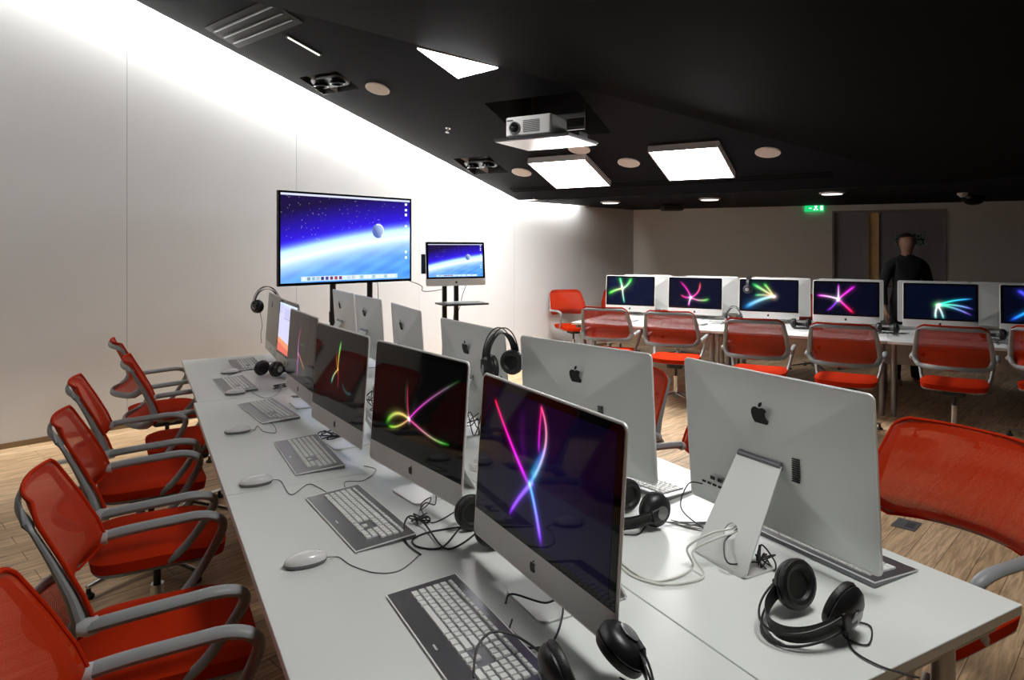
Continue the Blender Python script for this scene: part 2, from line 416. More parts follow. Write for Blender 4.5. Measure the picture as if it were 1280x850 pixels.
# rectangle around the hatch, in plane axes
def rect(poly):
    a0 = min(p[0] for p in poly); a1 = max(p[0] for p in poly); b0 = min(p[1] for p in poly); b1 = max(p[1] for p in poly)
    return (a0, b0, a1, b1)
hc = ray_P1(686, 148); hatch_r = (hc[0] - 0.52, hc[1] - 0.42, hc[0] + 0.52, hc[1] + 0.42)
sc1 = ray_P1(412, 104); spot1_r = (sc1[0] - 0.26, sc1[1] - 0.17, sc1[0] + 0.26, sc1[1] + 0.17)
sc2 = ray_P1(601, 207); spot2_r = (sc2[0] - 0.26, sc2[1] - 0.24, sc2[0] + 0.26, sc2[1] + 0.24)
def plan(p): return (p.x, p.y)
GAP = 0.12
def fill_ceiling(name, outer, holes, hf, mat):
    bm = bmesh.new(); edges = []
    def loop(pts):
        vs = [bm.verts.new((q[0], q[1], hf(q))) for q in pts]
        for i in range(len(vs)): edges.append(bm.edges.new((vs[i], vs[(i + 1) % len(vs)])))
    loop(outer)
    for h in holes: loop(h)
    bmesh.ops.triangle_fill(bm, edges=edges, use_beauty=True)
    me = bpy.data.meshes.new(name); bm.to_mesh(me); bm.free(); me.materials.append(mat)
    o = obj(name, me); o['kind'] = 'structure'; return o
def rect_plan(r):
    a0, b0, a1, b1 = r
    return [plan(P1pt(a, b)) for a, b in ((a0, b0), (a1, b0), (a1, b1), (a0, b1))]
F5 = W(5.855, GAP); K0g = W(0.02, GAP); C0g = W(7.5, GAP)
fill_ceiling('ceiling_slope', [plan(F5), plan(X_), plan(K0g)], [rect_plan(r) for r in (hatch_r, spot1_r, spot2_r)], hP1, M['ceiling'])
fill_ceiling('ceiling_fold', [plan(X_), plan(K0g), plan(W(-6, GAP)), plan(L2), plan(X3)], [], hP2, M['ceiling2'])
fill_ceiling('ceiling_flat', [plan(F5), plan(C0g), plan(W(7.5)), plan(C0), plan(R1), plan(R2), plan(X3), plan(X_)], [], lambda q: H0, M['ceiling'])
# cove above the ceiling edge, closing the slot against the wall
cv = MB()
def cove(ta, tb, hf):
    rows = []
    for tt in (ta, tb):
        i = W(tt, 0.0); e = W(tt, GAP); f_ = W(tt, 0.40); he = hf(e)
        rows.append([(i.x, i.y, he + 0.34), (f_.x, f_.y, he + 0.34), (f_.x, f_.y, hf(f_) + 0.002)])
    a, b = rows
    cv.add(a + b, [(0, 1, 4, 3), (1, 2, 5, 4)])
cove(-6, 0.02, hP2); cove(0.02, 5.855, hP1); cove(5.855, 7.5, lambda q: H0)
struct('trim_4', cv, M['wall'])
# recess boxes of the openings
def recess(name, r, depth, mat):
    m = MB(); a0, b0, a1, b1 = r
    lo = [P1pt(a, b) for a, b in ((a0, b0), (a1, b0), (a1, b1), (a0, b1))]
    hi = [q + Vector((0, 0, depth)) for q in lo]
    m.add(lo + hi, [(0, 1, 5, 4), (1, 2, 6, 5), (2, 3, 7, 6), (3, 0, 4, 7), (4, 5, 6, 7)]); return struct(name, m, mat)
recess('trim_5', hatch_r, 0.6, M['black_matt']); recess('trim_6', spot1_r, 0.22, M['black_matt']); recess('trim_7', spot2_r, 0.22, M['black_matt'])

# ------------------------------------------------------------------ ceiling fittings
def light_box(label, px, py, sa, sb, depth=0.07, where=None, lamp='light'):
    if where is None: a, b = ray_P1(px, py); M4 = P1M(a, b)
    else: M4 = where
    t = thing('ceiling_light', label, 'ceiling light', M4=M4, group='square light boxes on the dark ceiling')
    m = MB(); w = 0.015
    for (c, s) in (((0, -sb / 2 + w / 2, depth / 2), (sa, w, depth)), ((0, sb / 2 - w / 2, depth / 2), (sa, w, depth)),
                   ((-sa / 2 + w / 2, 0, depth / 2), (w, sb - 2 * w, depth)), ((sa / 2 - w / 2, 0, depth / 2), (w, sb - 2 * w, depth))): m.box(c, s)
    obj('housing', m.mesh('housing', M['lamp_case'], False), t)
    d_ = MB(); d_.box((0, 0, depth - 0.008), (sa - 2 * w, sb - 2 * w, 0.008)); obj('diffuser', d_.mesh('diffuser', M[lamp], False), t)
    return t
light_box('square glowing light box right of the projector, closer to the room door', 866, 199, 0.74, 0.80)
light_box('square glowing light box directly below the hanging projector', 713, 212, 0.74, 0.80)
# triangular light at the fold
tri = [ray_P1(521, 57), ray_P1(624, 82), ray_P1(573, 95)]
ca = sum(p[0] for p in tri) / 3; cb = sum(p[1] for p in tri) / 3
t = thing('ceiling_light', 'triangular glowing light cut off by the fold of the black ceiling', 'ceiling light', M4=P1M(ca, cb))
tl = [(p[0] - ca, (p[1] - cb) * math.hypot(1, SL)) for p in tri]
m = MB(); m.prism(tl, 0.0, 0.02); obj('housing', m.mesh('housing', M['lamp_case'], False), t)
tl2 = [(x * 0.97, y * 0.97) for x, y in tl]
m = MB(); m.prism(tl2, 0.0205, 0.028); obj('diffuser', m.mesh('diffuser', M['light'], False), t)
# added unseen light boxes that brighten the left wall and near desks
def P2M(x, y):
    h = hP2((x, y)); gx = Vector((cd.x, cd.y, (H0 - hK) / cl)).normalized(); gy = Vector((cd.y, -cd.x, 0)).normalized(); gz = gx.cross(gy)
    if gz.z > 0: gy = -gy; gz = -gz
    m = Matrix((gx, gy, gz)).transposed().to_4x4(); m.translation = (x, y, h); return m
light_box('added square light box brightening the left wall, out of the picture', 0, 0, 0.74, 0.80, where=P2M(-4.3, 2.9), lamp='light_added')
light_box('added square light box brightening the near desks, out of the picture', 0, 0, 0.74, 0.80, where=P2M(0.9, 1.5), lamp='light_added')
# thin light slot
a, b = ray_P1(380, 57)
p0 = ray_P1(360, 46); p1 = ray_P1(399, 68)
ang_ = math.atan2((p1[1] - p0[1]) * 1.05, p1[0] - p0[0]); L_ = math.hypot(p1[0] - p0[0], (p1[1] - p0[1]) * 1.05)
t = thing('slot_light', 'thin warm glowing slot in the ceiling between vent and recessed spot', 'ceiling light', M4=P1M(a, b, ang_))
m = MB(); m.box((0, 0, 0.004), (L_ + 0.03, 0.05, 0.008)); obj('housing', m.mesh('housing', M['black'], False), t)
m = MB(); m.box((0, 0, 0.010), (L_, 0.014, 0.004)); obj('diffuser', m.mesh('diffuser', M['light_slot'], False), t)
# vent grille top left
a, b = ray_P1(315, 31)
p0 = ray_P1(271, 43); p1 = ray_P1(343, 12)
ang_ = math.atan2((p1[1] - p0[1]) * 1.05, p1[0] - p0[0]); L_ = math.hypot(p1[0] - p0[0], (p1[1] - p0[1]) * 1.05)
t = thing('ceiling_vent', 'black slotted air vent in the ceiling at upper left', 'vent', M4=P1M(a, b, ang_))
m = MB(); m.box((0, 0, 0.003), (L_ + 0.1, 0.36, 0.006)); obj('backing', m.mesh('backing', M['black_matt'], False), t)
for k in range(3):
    m = MB(); m.box((0, -0.10 + 0.10 * k, 0.012), (L_, 0.014, 0.012), mat=rot('X', 0.4)); obj('slat', m.mesh('slat', M['slat'], False), t)
# long linear grille
a0 = ray_P1(640, 237.5); a1 = ray_P1(1042, 216); bmid = (a0[1] + a1[1]) / 2
t = thing('linear_grille', 'long dark slotted air grille running along the ceiling under the lights', 'vent', M4=P1M((a0[0] + a1[0]) / 2, bmid))
m = MB(); L_ = abs(a1[0] - a0[0]); m.box((0, 0, 0.002), (L_, 0.15, 0.004)); obj('backing', m.mesh('backing', M['black_matt'], False), t)
for k in range(4):
    m = MB(); m.box((0, -0.06 + 0.04 * k, 0.009), (L_, 0.008, 0.01)); obj('slat', m.mesh('slat', M['ceiling'], False), t)
# round ceiling speakers
disc = MB(); disc.lathe([(0.0, 0.0), (0.125, 0.0), (0.125, 0.008), (0.118, 0.012), (0.112, 0.010), (0.0, 0.010)][1:], 36)
rim_me = disc.mesh('rim', M['lamp_case']); g2 = MB(); g2.lathe([(0.110, 0.009), (0.110, 0.0125), (0.05, 0.0145), (0.001, 0.015)], 36); gr_me = g2.mesh('grille', M['speaker'])
for (px, py, lb) in ((472, 110.5, 'round beige ceiling speaker nearest the bright left wall'), (652, 215, 'small round ceiling speaker between the projector and the recessed spot'),
                     (786, 203, 'round ceiling speaker between the two square light boxes'), (960, 190, 'round ceiling speaker right of the square light boxes'),
                     (724, 186, 'round ceiling speaker half hidden behind the projector shelf')):
    a, b = ray_P1(px, py)
    t = thing('ceiling_speaker', lb, 'speaker', M4=P1M(a, b), group='round ceiling speakers')
    obj('rim', rim_me, t); obj('grille', gr_me, t)
# flat-ceiling round lamps (seen edge-on)
def flatM(px, py): p = Vector(((px - CX) / F * (F * (H0 - EYE) / (HY - py)), F * (H0 - EYE) / (HY - py), H0)); m = Matrix.Rotation(PI, 4, 'X'); m.translation = p; return m
dl = MB(); dl.lathe([(0.14, 0), (0.14, 0.014), (0.12, 0.02), (0.001, 0.02)], 32); dl_me = dl.mesh('ring', M['lamp_case'])
dg = MB(); dg.lathe([(0.115, 0.0195), (0.11, 0.027), (0.001, 0.029)], 32); dg_me = dg.mesh('diffuser', M['light_dim'])
for (px, py, lb) in ((763, 252, 'round flat ceiling lamp nearest the corner of the walls'), (887, 248, 'round flat ceiling lamp above the third far monitor'),
                     (1040, 240.5, 'round flat ceiling lamp above the green exit sign')):
    t = thing('round_ceiling_lamp', lb, 'ceiling lamp', M4=flatM(px, py), group='round flat ceiling lamps')
    obj('ring', dl_me, t); obj('diffuser', dg_me, t)
# smoke detector, sprinkler, dark domes
t = thing('smoke_detector', 'small white smoke detector on the ceiling right of the door', 'smoke detector', M4=flatM(1203, 241))
m = MB(); m.lathe([(0.055, 0), (0.055, 0.02), (0.045, 0.035), (0.03, 0.04), (0.028, 0.052), (0.001, 0.055)], 24); obj('housing', m.mesh('housing', M['lamp_case']), t)
a, b = ray_P1(560, 160)
t = thing('sprinkler', 'tiny chrome sprinkler head on the dark ceiling', 'sprinkler', M4=P1M(a, b))
m = MB(); m.lathe([(0.03, 0), (0.03, 0.006), (0.012, 0.01), (0.01, 0.035), (0.006, 0.04), (0.006, 0.05)], 16); obj('body', m.mesh('body', M['chrome']), t)
m = MB(); m.lathe([(0.022, 0.05), (0.022, 0.054), (0.001, 0.055)], 16); obj('deflector', m.mesh('deflector', M['chrome']), t)
t = thing('dome_camera', 'black dome camera hanging from the ceiling at far right', 'camera', M4=flatM(1217, 245))
m = MB(); m.lathe([(0.13, 0), (0.13, 0.03), (0.12, 0.06), (0.09, 0.095), (0.04, 0.115), (0.001, 0.118)], 28); obj('dome', m.mesh('dome', M['black_glass']), t)
t = thing('ceiling_box', 'black ceiling mounted box near the wall corner', 'fixture', M4=flatM(840, 256))
m = MB(); m.rbox((0, 0, 0.045), (0.33, 0.22, 0.09), 0.05, 5, 0.02); obj('housing', m.mesh('housing', M['black_matt']), t)
# recessed adjustable spots
for (r, lb) in ((spot1_r, 'twin black recessed spotlight closest to the left wall'), (spot2_r, 'black recessed spotlight left of the square light boxes')):
    a = (r[0] + r[2]) / 2; b = (r[1] + r[3]) / 2
    t = thing('recessed_spotlight', lb, 'spotlight', M4=P1M(a, b))
    m = MB(); m.rbox((0, 0, -0.03), (0.46, 0.20, 0.05), 0.09, 8, 0.012); obj('tray', m.mesh('tray', M['black']), t)
    for sx in (-0.12, 0.11):
        m = MB(); m.lathe([(0.075, -0.006), (0.078, 0.02), (0.06, 0.028), (0.055, 0.012), (0.001, 0.008)], 24)
        l_ = obj('lamp', m.mesh('lamp', M['black_glass']), t); l_.matrix_local = Matrix.Translation((sx, 0, 0)) @ Matrix.Rotation(0.35, 4, 'X')
# projector on lowered shelf
PH = 2.63
def PJ(px, py, h): z = F * (h - EYE) / (HY - py); return Vector(((px - CX) / F * z, z, h))
pc = (PJ(618, 178, PH) + PJ(748, 180, PH)) / 2
prz = math.atan2(d1.y, d1.x)
t = thing('projector_lift', 'lowered ceiling shelf with perforated white underside carrying the projector', 'projector lift', (pc.x, pc.y, PH), prz)
m = MB(); m.box((0, 0, 0.0), (0.78, 0.66, 0.012)); obj('perforated_panel', m.mesh('perforated_panel', M['perforated'], False), t)
m = MB(); m.box((0, 0, 0.016), (0.80, 0.68, 0.018)); obj('shelf', m.mesh('shelf', M['black'], False), t)
m = MB()
for sx in (-0.3, 0.3): m.tube([(sx, 0.26, 0.02), (sx, 0.26, 0.62)], 0.012)
m.box((0, 0.26, 0.30), (0.60, 0.02, 0.05)); m.box((0, 0.26, 0.17), (0.60, 0.02, 0.03))
obj('lift_frame', m.mesh('lift_frame', M['black']), t)
m = MB(); m.box((0.25, 0.12, 0.06), (0.18, 0.20, 0.07)); obj('junction_box', m.mesh('junction_box', M['black'], False), t)
pj = thing('projector', 'white projector with round lens hanging below the ceiling hatch', 'projector', (pc.x - 0.02, pc.y, PH + 0.04), prz)
m = MB(); m.rbox((-0.06, -0.06, 0.105), (0.50, 0.36, 0.19), 0.03, 5, 0.012); obj('body', m.mesh('body', M['projector']), pj)
ml = Matrix.Translation((-0.20, -0.24, 0.09)) @ Matrix.Rotation(PI / 2, 4, 'X')
m = MB(); m.lathe([(0.062, -0.01), (0.062, 0.012), (0.052, 0.02), (0.046, 0.006), (0.001, 0.004)], 28); l_ = obj('lens_ring', m.mesh('lens_ring', M['steel']), pj); l_.matrix_local = ml
m = MB(); m.lathe([(0.045, 0.006), (0.040, 0.012), (0.02, 0.016), (0.001, 0.017)], 28); l2_ = obj('lens', m.mesh('lens', M['black_glass']), pj); l2_.matrix_local = ml
m = MB()
for k in range(10): m.box((-0.02, -0.2415, 0.045 + 0.012 * k), (0.18, 0.003, 0.006))
obj('vent', m.mesh('vent', M['black'], False), pj)
m = MB(); m.box((-0.255, -0.2415, 0.165), (0.07, 0.003, 0.012)); obj('badge', m.mesh('badge', M['black'], False), pj)
for (x, y) in ((-0.26, -0.18), (0.06, -0.18), (-0.26, 0.06), (0.06, 0.06)):
    m = MB(); m.lathe([(0.016, -0.018), (0.016, 0.006)], 12); l_ = obj('foot', m.mesh('foot', M['lamp_case']), pj); l_.location = (x, y, 0.003)
# green exit sign
zz = C0.y + FW.y * far_s(1018)
t = thing('exit_sign', 'small glowing green emergency exit sign high on the far wall', 'exit sign')
e = MB(); far_box(e, far_s(1006), far_s(1030), 0.005, 0.05, 1.6 + (310 - 264.5) * zz / F, 1.6 + (310 - 256.5) * zz / F); obj('panel', e.mesh('panel', M['green'], False), t)
e = MB()
sx = far_s(1020); zb = 1.6 + (310 - 263.5) * zz / F
def eb(sa, sb, za, zc): far_box(e, sa, sb, 0.05, 0.053, za, zc)
eb(sx - 0.02, sx + 0.02, zb + 0.055, zb + 0.075); eb(sx - 0.015, sx + 0.01, zb + 0.025, zb + 0.055); eb(sx - 0.035, sx - 0.012, zb + 0.005, zb + 0.028); eb(sx + 0.006, sx + 0.03, zb + 0.008, zb + 0.028)
eb(sx - 0.10, sx - 0.06, zb + 0.03, zb + 0.045); eb(sx + 0.06, sx + 0.10, zb + 0.005, zb + 0.075)
obj('pictogram', e.mesh('pictogram', M['exit_white'], False), t)
# floor socket covers
for (px, py, lb) in ((1133, 656, 'grey floor socket cover right of the desks'), (76, 578, 'pale floor socket cover beside the left chairs')):
    p = on_plane(px, py, 0.0)
    t = thing('floor_socket', lb, 'floor socket', (p.x, p.y, 0.0), ang)
    m = MB(); m.box((0, 0, 0.002), (0.16, 0.12, 0.004)); obj('cover', m.mesh('cover', M['steel'], False), t)
    m = MB(); m.box((0, -0.02, 0.005), (0.08, 0.04, 0.003)); obj('lid', m.mesh('lid', M['alu_dark'], False), t)

# ------------------------------------------------------------------ desks
def desk(label, origin, ux, vx, L, Wd, group, legs_at=None, cat='desk'):
    rz = math.atan2(ux.y, ux.x)
    flip = 1 if (-ux.y * vx.x + ux.x * vx.y) > 0 else -1
    t = thing('desk', label, cat, (origin.x, origin.y, 0), rz, group)
    m = MB(); m.rbox((L / 2, flip * Wd / 2, DESK - 0.0125), (L - 0.003, Wd - 0.003, 0.025), 0.004, 2, 0.0015); obj('tabletop', m.mesh('tabletop', M['desk']), t)
    m = MB()
    m.box((L / 2, flip * 0.25, DESK - 0.045), (L - 0.1, 0.03, 0.04)); m.box((L / 2, flip * (Wd - 0.25), DESK - 0.045), (L - 0.2, 0.03, 0.04))
    m.box((0.05, flip * Wd / 2, DESK - 0.045), (0.03, Wd - 0.10, 0.04)); m.box((L - 0.05, flip * Wd / 2, DESK - 0.045), (0.03, Wd - 0.10, 0.04))
    obj('frame', m.mesh('frame', M['steel'], False), t)
    for x in (0.05, L - 0.05):
        for y in (0.25, Wd - 0.25):
            m = MB(); m.tube([(x, flip * y, 0.0), (x, flip * y, DESK - 0.03)], 0.025, 14); obj('leg', m.mesh('leg', M['steel']), t)
    return t
U3 = U; V3 = V
DL = 1.62
desk('white desk nearest the viewer on the left side, carrying the brightest swirl monitor', O - U * 1.70, U, V, 1.70, 0.82, 'main desk block')
desk('white desk second from the viewer on the left side', O, U, V, DL, 0.82, 'main desk block')
desk('white desk at the wall end of the left side', O + U * DL + V * 0.02, U, V, DL, 0.80, 'main desk block')
desk('white desk at the front right corner, with headphones lying on it', O - U * 1.70 + V * 0.82, U, V, 1.70, 0.79, 'main desk block')
desk('white desk second from the viewer on the right side', O + V * 0.82, U, V, DL, 0.79, 'main desk block')
desk('white desk at the wall end of the right side', O + U * DL + V * 0.82, U, V, DL, 0.79, 'main desk block')
for k, (lb, lb2) in enumerate((('white desk of the far row, left end', 'white desk behind the far row, left end'), ('white desk of the far row, middle', 'white desk behind the far row, middle'),
                               ('white desk of the far row, right end under the last two monitors', 'white desk behind the far row, right end'))):
    p0 = -2.81 + 1.6 * k
    a = FR(p0, -1.08); desk(lb, a.xy, P_, N_, 1.6, 0.80, 'far row of desks')
    a = FR(p0, -0.28); desk(lb2, a.xy, P_, N_, 1.6, 0.85, 'far row of desks')

# ------------------------------------------------------------------ computers
LOGO = ("M18.71 19.5c-.83 1.24-1.71 2.45-3.05 2.47-1.34.03-1.77-.79-3.29-.79-1.53 0-2 .77-3.27.82-1.31.05-2.3-1.32-3.14-2.53C4.25 17 2.94 12.45 4.7 9.39"
        "c.87-1.52 2.43-2.48 4.12-2.51 1.28-.02 2.5.87 3.29.87.78 0 2.26-1.07 3.81-.91.65.03 2.47.26 3.64 1.98-.09.06-2.17 1.28-2.15 3.81.03 3.02 2.65 4.03 2.68 4.04-.03.07-.42 1.44-1.38 2.83",
        "M13 3.5c.73-.83 1.94-1.46 2.94-1.5.13 1.17-.34 2.35-1.04 3.19-.69.85-1.83 1.51-2.95 1.42-.15-1.15.41-2.35 1.05-3.11")
def path(s):
    out = []; cur = None
    for cmd, args in re.findall(r'([MCc])([^MCc]*)', s):
        n = [float(x) for x in re.findall(r'-?\d*\.?\d+', args)]
        if cmd == 'M': cur = (n[0], n[1]); out.append(cur)
        else:
            for i in range(0, len(n) - 5, 6):
                q = n[i:i + 6]
                if cmd == 'c': q = [q[k] + cur[k % 2] for k in range(6)]
                p0 = cur
                for k in range(1, 7):
                    t = k / 6; a = (1 - t) ** 3; b = 3 * (1 - t) ** 2 * t; c = 3 * (1 - t) * t * t; d = t ** 3
                    out.append((a * p0[0] + b * q[0] + c * q[2] + d * q[4], a * p0[1] + b * q[1] + c * q[3] + d * q[5]))
                cur = (q[4], q[5])
    if (Vector(out[0]) - Vector(out[-1])).length < 0.05: out.pop()
    return out
def logo_mesh(name, h, mirror, mat, M3=None):
    m = MB(); s = h / 20.0
    for pth in LOGO:
        poly = [((x - 12) * s * mirror, (12 - y) * s) for x, y in path(pth)]
        m.prism(poly, -0.0006, 0.0006, mat=rot('X', PI / 2))
    return m.mesh(name, mat, False)

PW, PB, PT = 0.65, 0.055, 0.503      # panel width, bottom, top
TILT = math.radians(4.0)
HP = Vector((0, 0.02, 0.28))
def tilt(v): return HP + rot('X', -TILT) @ (Vector(v) - HP)
def tm(mb_): mb_.v = [tuple(tilt(v)) for v in mb_.v]; return mb_
def body_mesh():
    cz = (PB + PT) / 2; hx, hz = PW / 2, (PT - PB) / 2
    def outline(s, r=0.018, per=10):
        pts = []
        seg = 5
        for (sx, sz, a0) in ((1, 1, 0), (-1, 1, PI / 2), (-1, -1, PI), (1, -1, 3 * PI / 2)):
            for k in range(seg + 1):
                a = a0 + k * PI / 2 / seg; pts.append((sx * (hx - r) + r * math.cos(a), sz * (hz - r) + r * math.sin(a)))
            # extra points along the edge to next corner
            nx = {(1, 1): (-1, 1), (-1, 1): (-1, -1), (-1, -1): (1, -1), (1, -1): (1, 1)}[(sx, sz)]
            a = a0 + PI / 2
            p = (sx * (hx - r) + r * math.cos(a), sz * (hz - r) + r * math.sin(a)); q = (nx[0] * (hx - r) + r * math.cos(a), nx[1] * (hz - r) + r * math.sin(a))
            for k in range(1, per): pts.append((p[0] + (q[0] - p[0]) * k / per, p[1] + (q[1] - p[1]) * k / per))
        return [(x * s, z * s + cz) for x, z in pts]
    m = MB(); rings = [[(x, 0.0, z) for x, z in outline(0.994)], [(x, 0.0015, z) for x, z in outline(1.0)], [(x, 0.0045, z) for x, z in outline(1.0)]]
    for s in (0.985, 0.93, 0.85, 0.75, 0.62, 0.48, 0.33, 0.18, 0.05):
        rings.append([(x, 0.006 + 0.036 * (0.5 + 0.5 * math.cos(PI * min(1, (s - 0.05) / 0.95))) ** 0.8, z) for x, z in outline(s)])
    n = len(rings[0]); vs = [p for r_ in rings for p in r_]; fs = []
    for k in range(len(rings) - 1):
        for i in range(n):
            j = (i + 1) % n; fs.append((k * n + i, k * n + j, (k + 1) * n + j, (k + 1) * n + i))
    fs.append(tuple(range(n))); fs.append(tuple(range((len(rings) - 1) * n, len(rings) * n)))
    m.add(vs, fs); return tm(m).mesh('housing', M['alu'])
CHIN = 0.072
GW, GZ0, GZ1 = 0.642, PB + CHIN, PT - 0.004
def glass_mesh():
    m = MB(); r = 0.014; pts = [(-GW / 2, GZ0), (GW / 2, GZ0)]
    for k in range(7): a = k * PI / 12; pts.append((GW / 2 - r + r * math.cos(a), GZ1 - r + r * math.sin(a)))
    for k in range(7): a = PI / 2 + k * PI / 12; pts.append((-GW / 2 + r + r * math.cos(a), GZ1 - r + r * math.sin(a)))
    n = len(pts); vs = [(x, -0.0012, z) for x, z in pts] + [(x, 0.0004, z) for x, z in pts]
    m.add(vs, [tuple(range(n)), tuple(reversed(range(n, 2 * n)))] + [(i, (i + 1) % n, n + (i + 1) % n, n + i) for i in range(n)])
    return tm(m).mesh('front_glass', M['black_glass'], False)
def rim_mesh():
    m = MB(); r = 0.016; pts = []
    hx, hz = PW / 2 - 0.0005, (PT - PB) / 2 - 0.0005; cz = (PB + PT) / 2
    for (sx, sz, a0) in ((1, 1, 0), (-1, 1, PI / 2), (-1, -1, PI), (1, -1, 3 * PI / 2)):
        for k in range(6):
            a = a0 + k * PI / 10; pts.append((sx * (hx - r) + r * math.cos(a), 0.003, cz + sz * (hz - r) + r * math.sin(a)))
    m.tube(pts, [(0.0034, 0.0034)] * len(pts), 8, closed=True); return tm(m).mesh('rim', M['alu_bright'])
def leg_fn(x, s):    # s 0 at the desk (rear) .. 1 at the hinge
    a = Vector((0, 0.200, 0.006)); b = Vector((0, 0.044, 0.265)); return a + (b - a) * s + Vector((x * (1 - 0.16 * s), 0, 0))
def stand_meshes():
    w = 0.185
    # leg plate with a round cable hole
    L = 0.311; hs, hr = 0.30, 0.023
    m = MB(); nrm = Vector((0, -(0.275 - 0.006), -(0.200 - 0.044))).normalized(); th = 0.0045
    cen = (0.0, hs * L); half = w / 2; K = 32
    inner = []; outer = []
    for k in range(K):
        a = 2 * PI * k / K; ca_, sa_ = math.cos(a), math.sin(a)
        inner.append((hr * ca_, cen[1] + hr * sa_))
        s = half / max(abs(ca_), abs(sa_)); outer.append((s * ca_, cen[1] + s * sa_))
    def P(x, y, f): return leg_fn(x, y / L) + nrm * (f * th / 2)
    vs = [P(x, y, 1) for x, y in inner] + [P(x, max(0, y), 1) for x, y in outer] + [P(x, y, -1) for x, y in inner] + [P(x, max(0, y), -1) for x, y in outer]
    fs = []
    for k in range(K):
        j = (k + 1) % K
        fs += [(k, j, K + j, K + k), (2 * K + k, 3 * K + k, 3 * K + j, 2 * K + j), (k, 2 * K + k, 2 * K + j, j), (K + k, K + j, 3 * K + j, 3 * K + k)]
    m.add(vs, fs)
    y0 = cen[1] + half
    vs = [P(x, y, f) for f in (1, -1) for x, y in ((-half, y0), (half, y0), (half, L), (-half, L))]
    m.add(vs, [(0, 1, 2, 3), (7, 6, 5, 4), (0, 4, 5, 1), (1, 5, 6, 2), (2, 6, 7, 3), (3, 7, 4, 0)])
    leg = m.mesh('stand_leg', M['alu'], True)
    # foot plate with rounded front corners and a bend at the back
    m = MB(); m.rbox((0, 0.080, 0.0035), (w, 0.245, 0.006), 0.022, 6, 0.001); foot = m.mesh('stand_foot', M['alu'])
    m = MB(); m.tube([(-0.075, 0.040, 0.264), (0.075, 0.040, 0.264)], 0.011, 12); hinge = m.mesh('hinge', M['alu_dark'])
    return leg, foot, hinge
def back_detail():
    m = MB()
    for k in range(11): m.box((-0.115 - 0.0, 0.036, 0.235 + 0.006 * k), (0.022, 0.006, 0.0028))
    vent = m.mesh('vent', M['black'], False)
    m = MB()
    for k in range(4): m.box((0.17 + 0.022 * k, 0.022, 0.13), (0.013, 0.004, 0.006))
    for k in range(2): m.box((0.17 + 0.03 * k, 0.022, 0.150), (0.016, 0.004, 0.010))
    ports = m.mesh('port_panel', M['black'], False)
    return vent, ports
G = {}
G['body'] = body_mesh(); G['glass'] = glass_mesh(); G['rim'] = rim_mesh(); G['leg'], G['foot'], G['hinge'] = stand_meshes(); G['vent'], G['ports'] = back_detail()
G['logo_b'] = logo_mesh('rear_logo', 0.072, -1, M['black_matt']); G['logo_f'] = logo_mesh('front_logo', 0.030, 1, M['black'])
SW, SH = 0.596, 0.336
SZ0 = GZ0 + 0.017

def srgb(c): c = np.clip(np.array(c, float), 0, None); return np.where(c <= 0.04045, c / 12.92, ((c + 0.055) / 1.055) ** 2.4)
def display_mesh(name, fn, w, h, nx, ny):
    s = np.linspace(0, 1, nx); t = np.linspace(0, 1, ny); S, T = np.meshgrid(s, t)       # T measured from the top
    rgb = fn(S, T)
    vs = np.stack([(S - 0.5) * w, np.zeros_like(S), (0.5 - T) * h], -1).reshape(-1, 3)
    idx = np.arange(nx * ny).reshape(ny, nx)
    fs = np.stack([idx[1:, :-1], idx[1:, 1:], idx[:-1, 1:], idx[:-1, :-1]], -1).reshape(-1, 4)
    me = bpy.data.meshes.new(name); me.from_pydata(vs.tolist(), [], fs.tolist())
    at = me.color_attributes.new('picture', 'FLOAT_COLOR', 'POINT')
    cc = np.concatenate([rgb.reshape(-1, 3), np.ones((nx * ny, 1))], 1).astype(np.float32); at.data.foreach_set('color', cc.ravel())
    me.materials.append(M['display']); return me
def bez(pts, n=60):
    pts = [np.array(p, float) for p in pts]; k = len(pts) - 1; t = np.linspace(0, 1, n)[:, None]
    return sum(math.comb(k, i) * (1 - t) ** (k - i) * t ** i * pts[i] for i in range(k + 1))
def swirl(strokes, wk=0.62, bg=(0.004, 0.004, 0.012), halo=None):
    def fn(S, T):
        X = S * 1.7778; Y = T; img = np.zeros(S.shape + (3,)); img += srgb(np.array(bg))
        if halo:
            (hx, hy, hr, hc) = halo; img += np.exp(-((X - hx * 1.7778) ** 2 + (Y - hy) ** 2) / hr ** 2)[..., None] * np.array(hc)
        for (pts, w, c0, c1, inten) in strokes:
            P = bez([(p[0] * 1.7778, p[1]) for p in pts]); n = len(P); best = np.zeros(S.shape); bc = np.zeros(S.shape + (3,))
            c0_ = srgb(c0); c1_ = srgb(c1)
            wid = w if isinstance(w, tuple) else (w, w)
            for i in range(n):
                f = i / (n - 1); ww = (wid[0] + (wid[1] - wid[0]) * f) * wk
                d2 = (X - P[i, 0]) ** 2 + (Y - P[i, 1]) ** 2
                a = (np.exp(-d2 / (ww * ww)) + 0.10 * np.exp(-d2 / (ww * ww * 9))) * min(1, (1 - f) * 5 + 0.15)
                mk = a > best; best = np.where(mk, a, best)
                bc = np.where(mk[..., None], (c0_ * (1 - f) + c1_ * f), bc)
            img += bc * best[..., None] * inten
        return img
    return fn
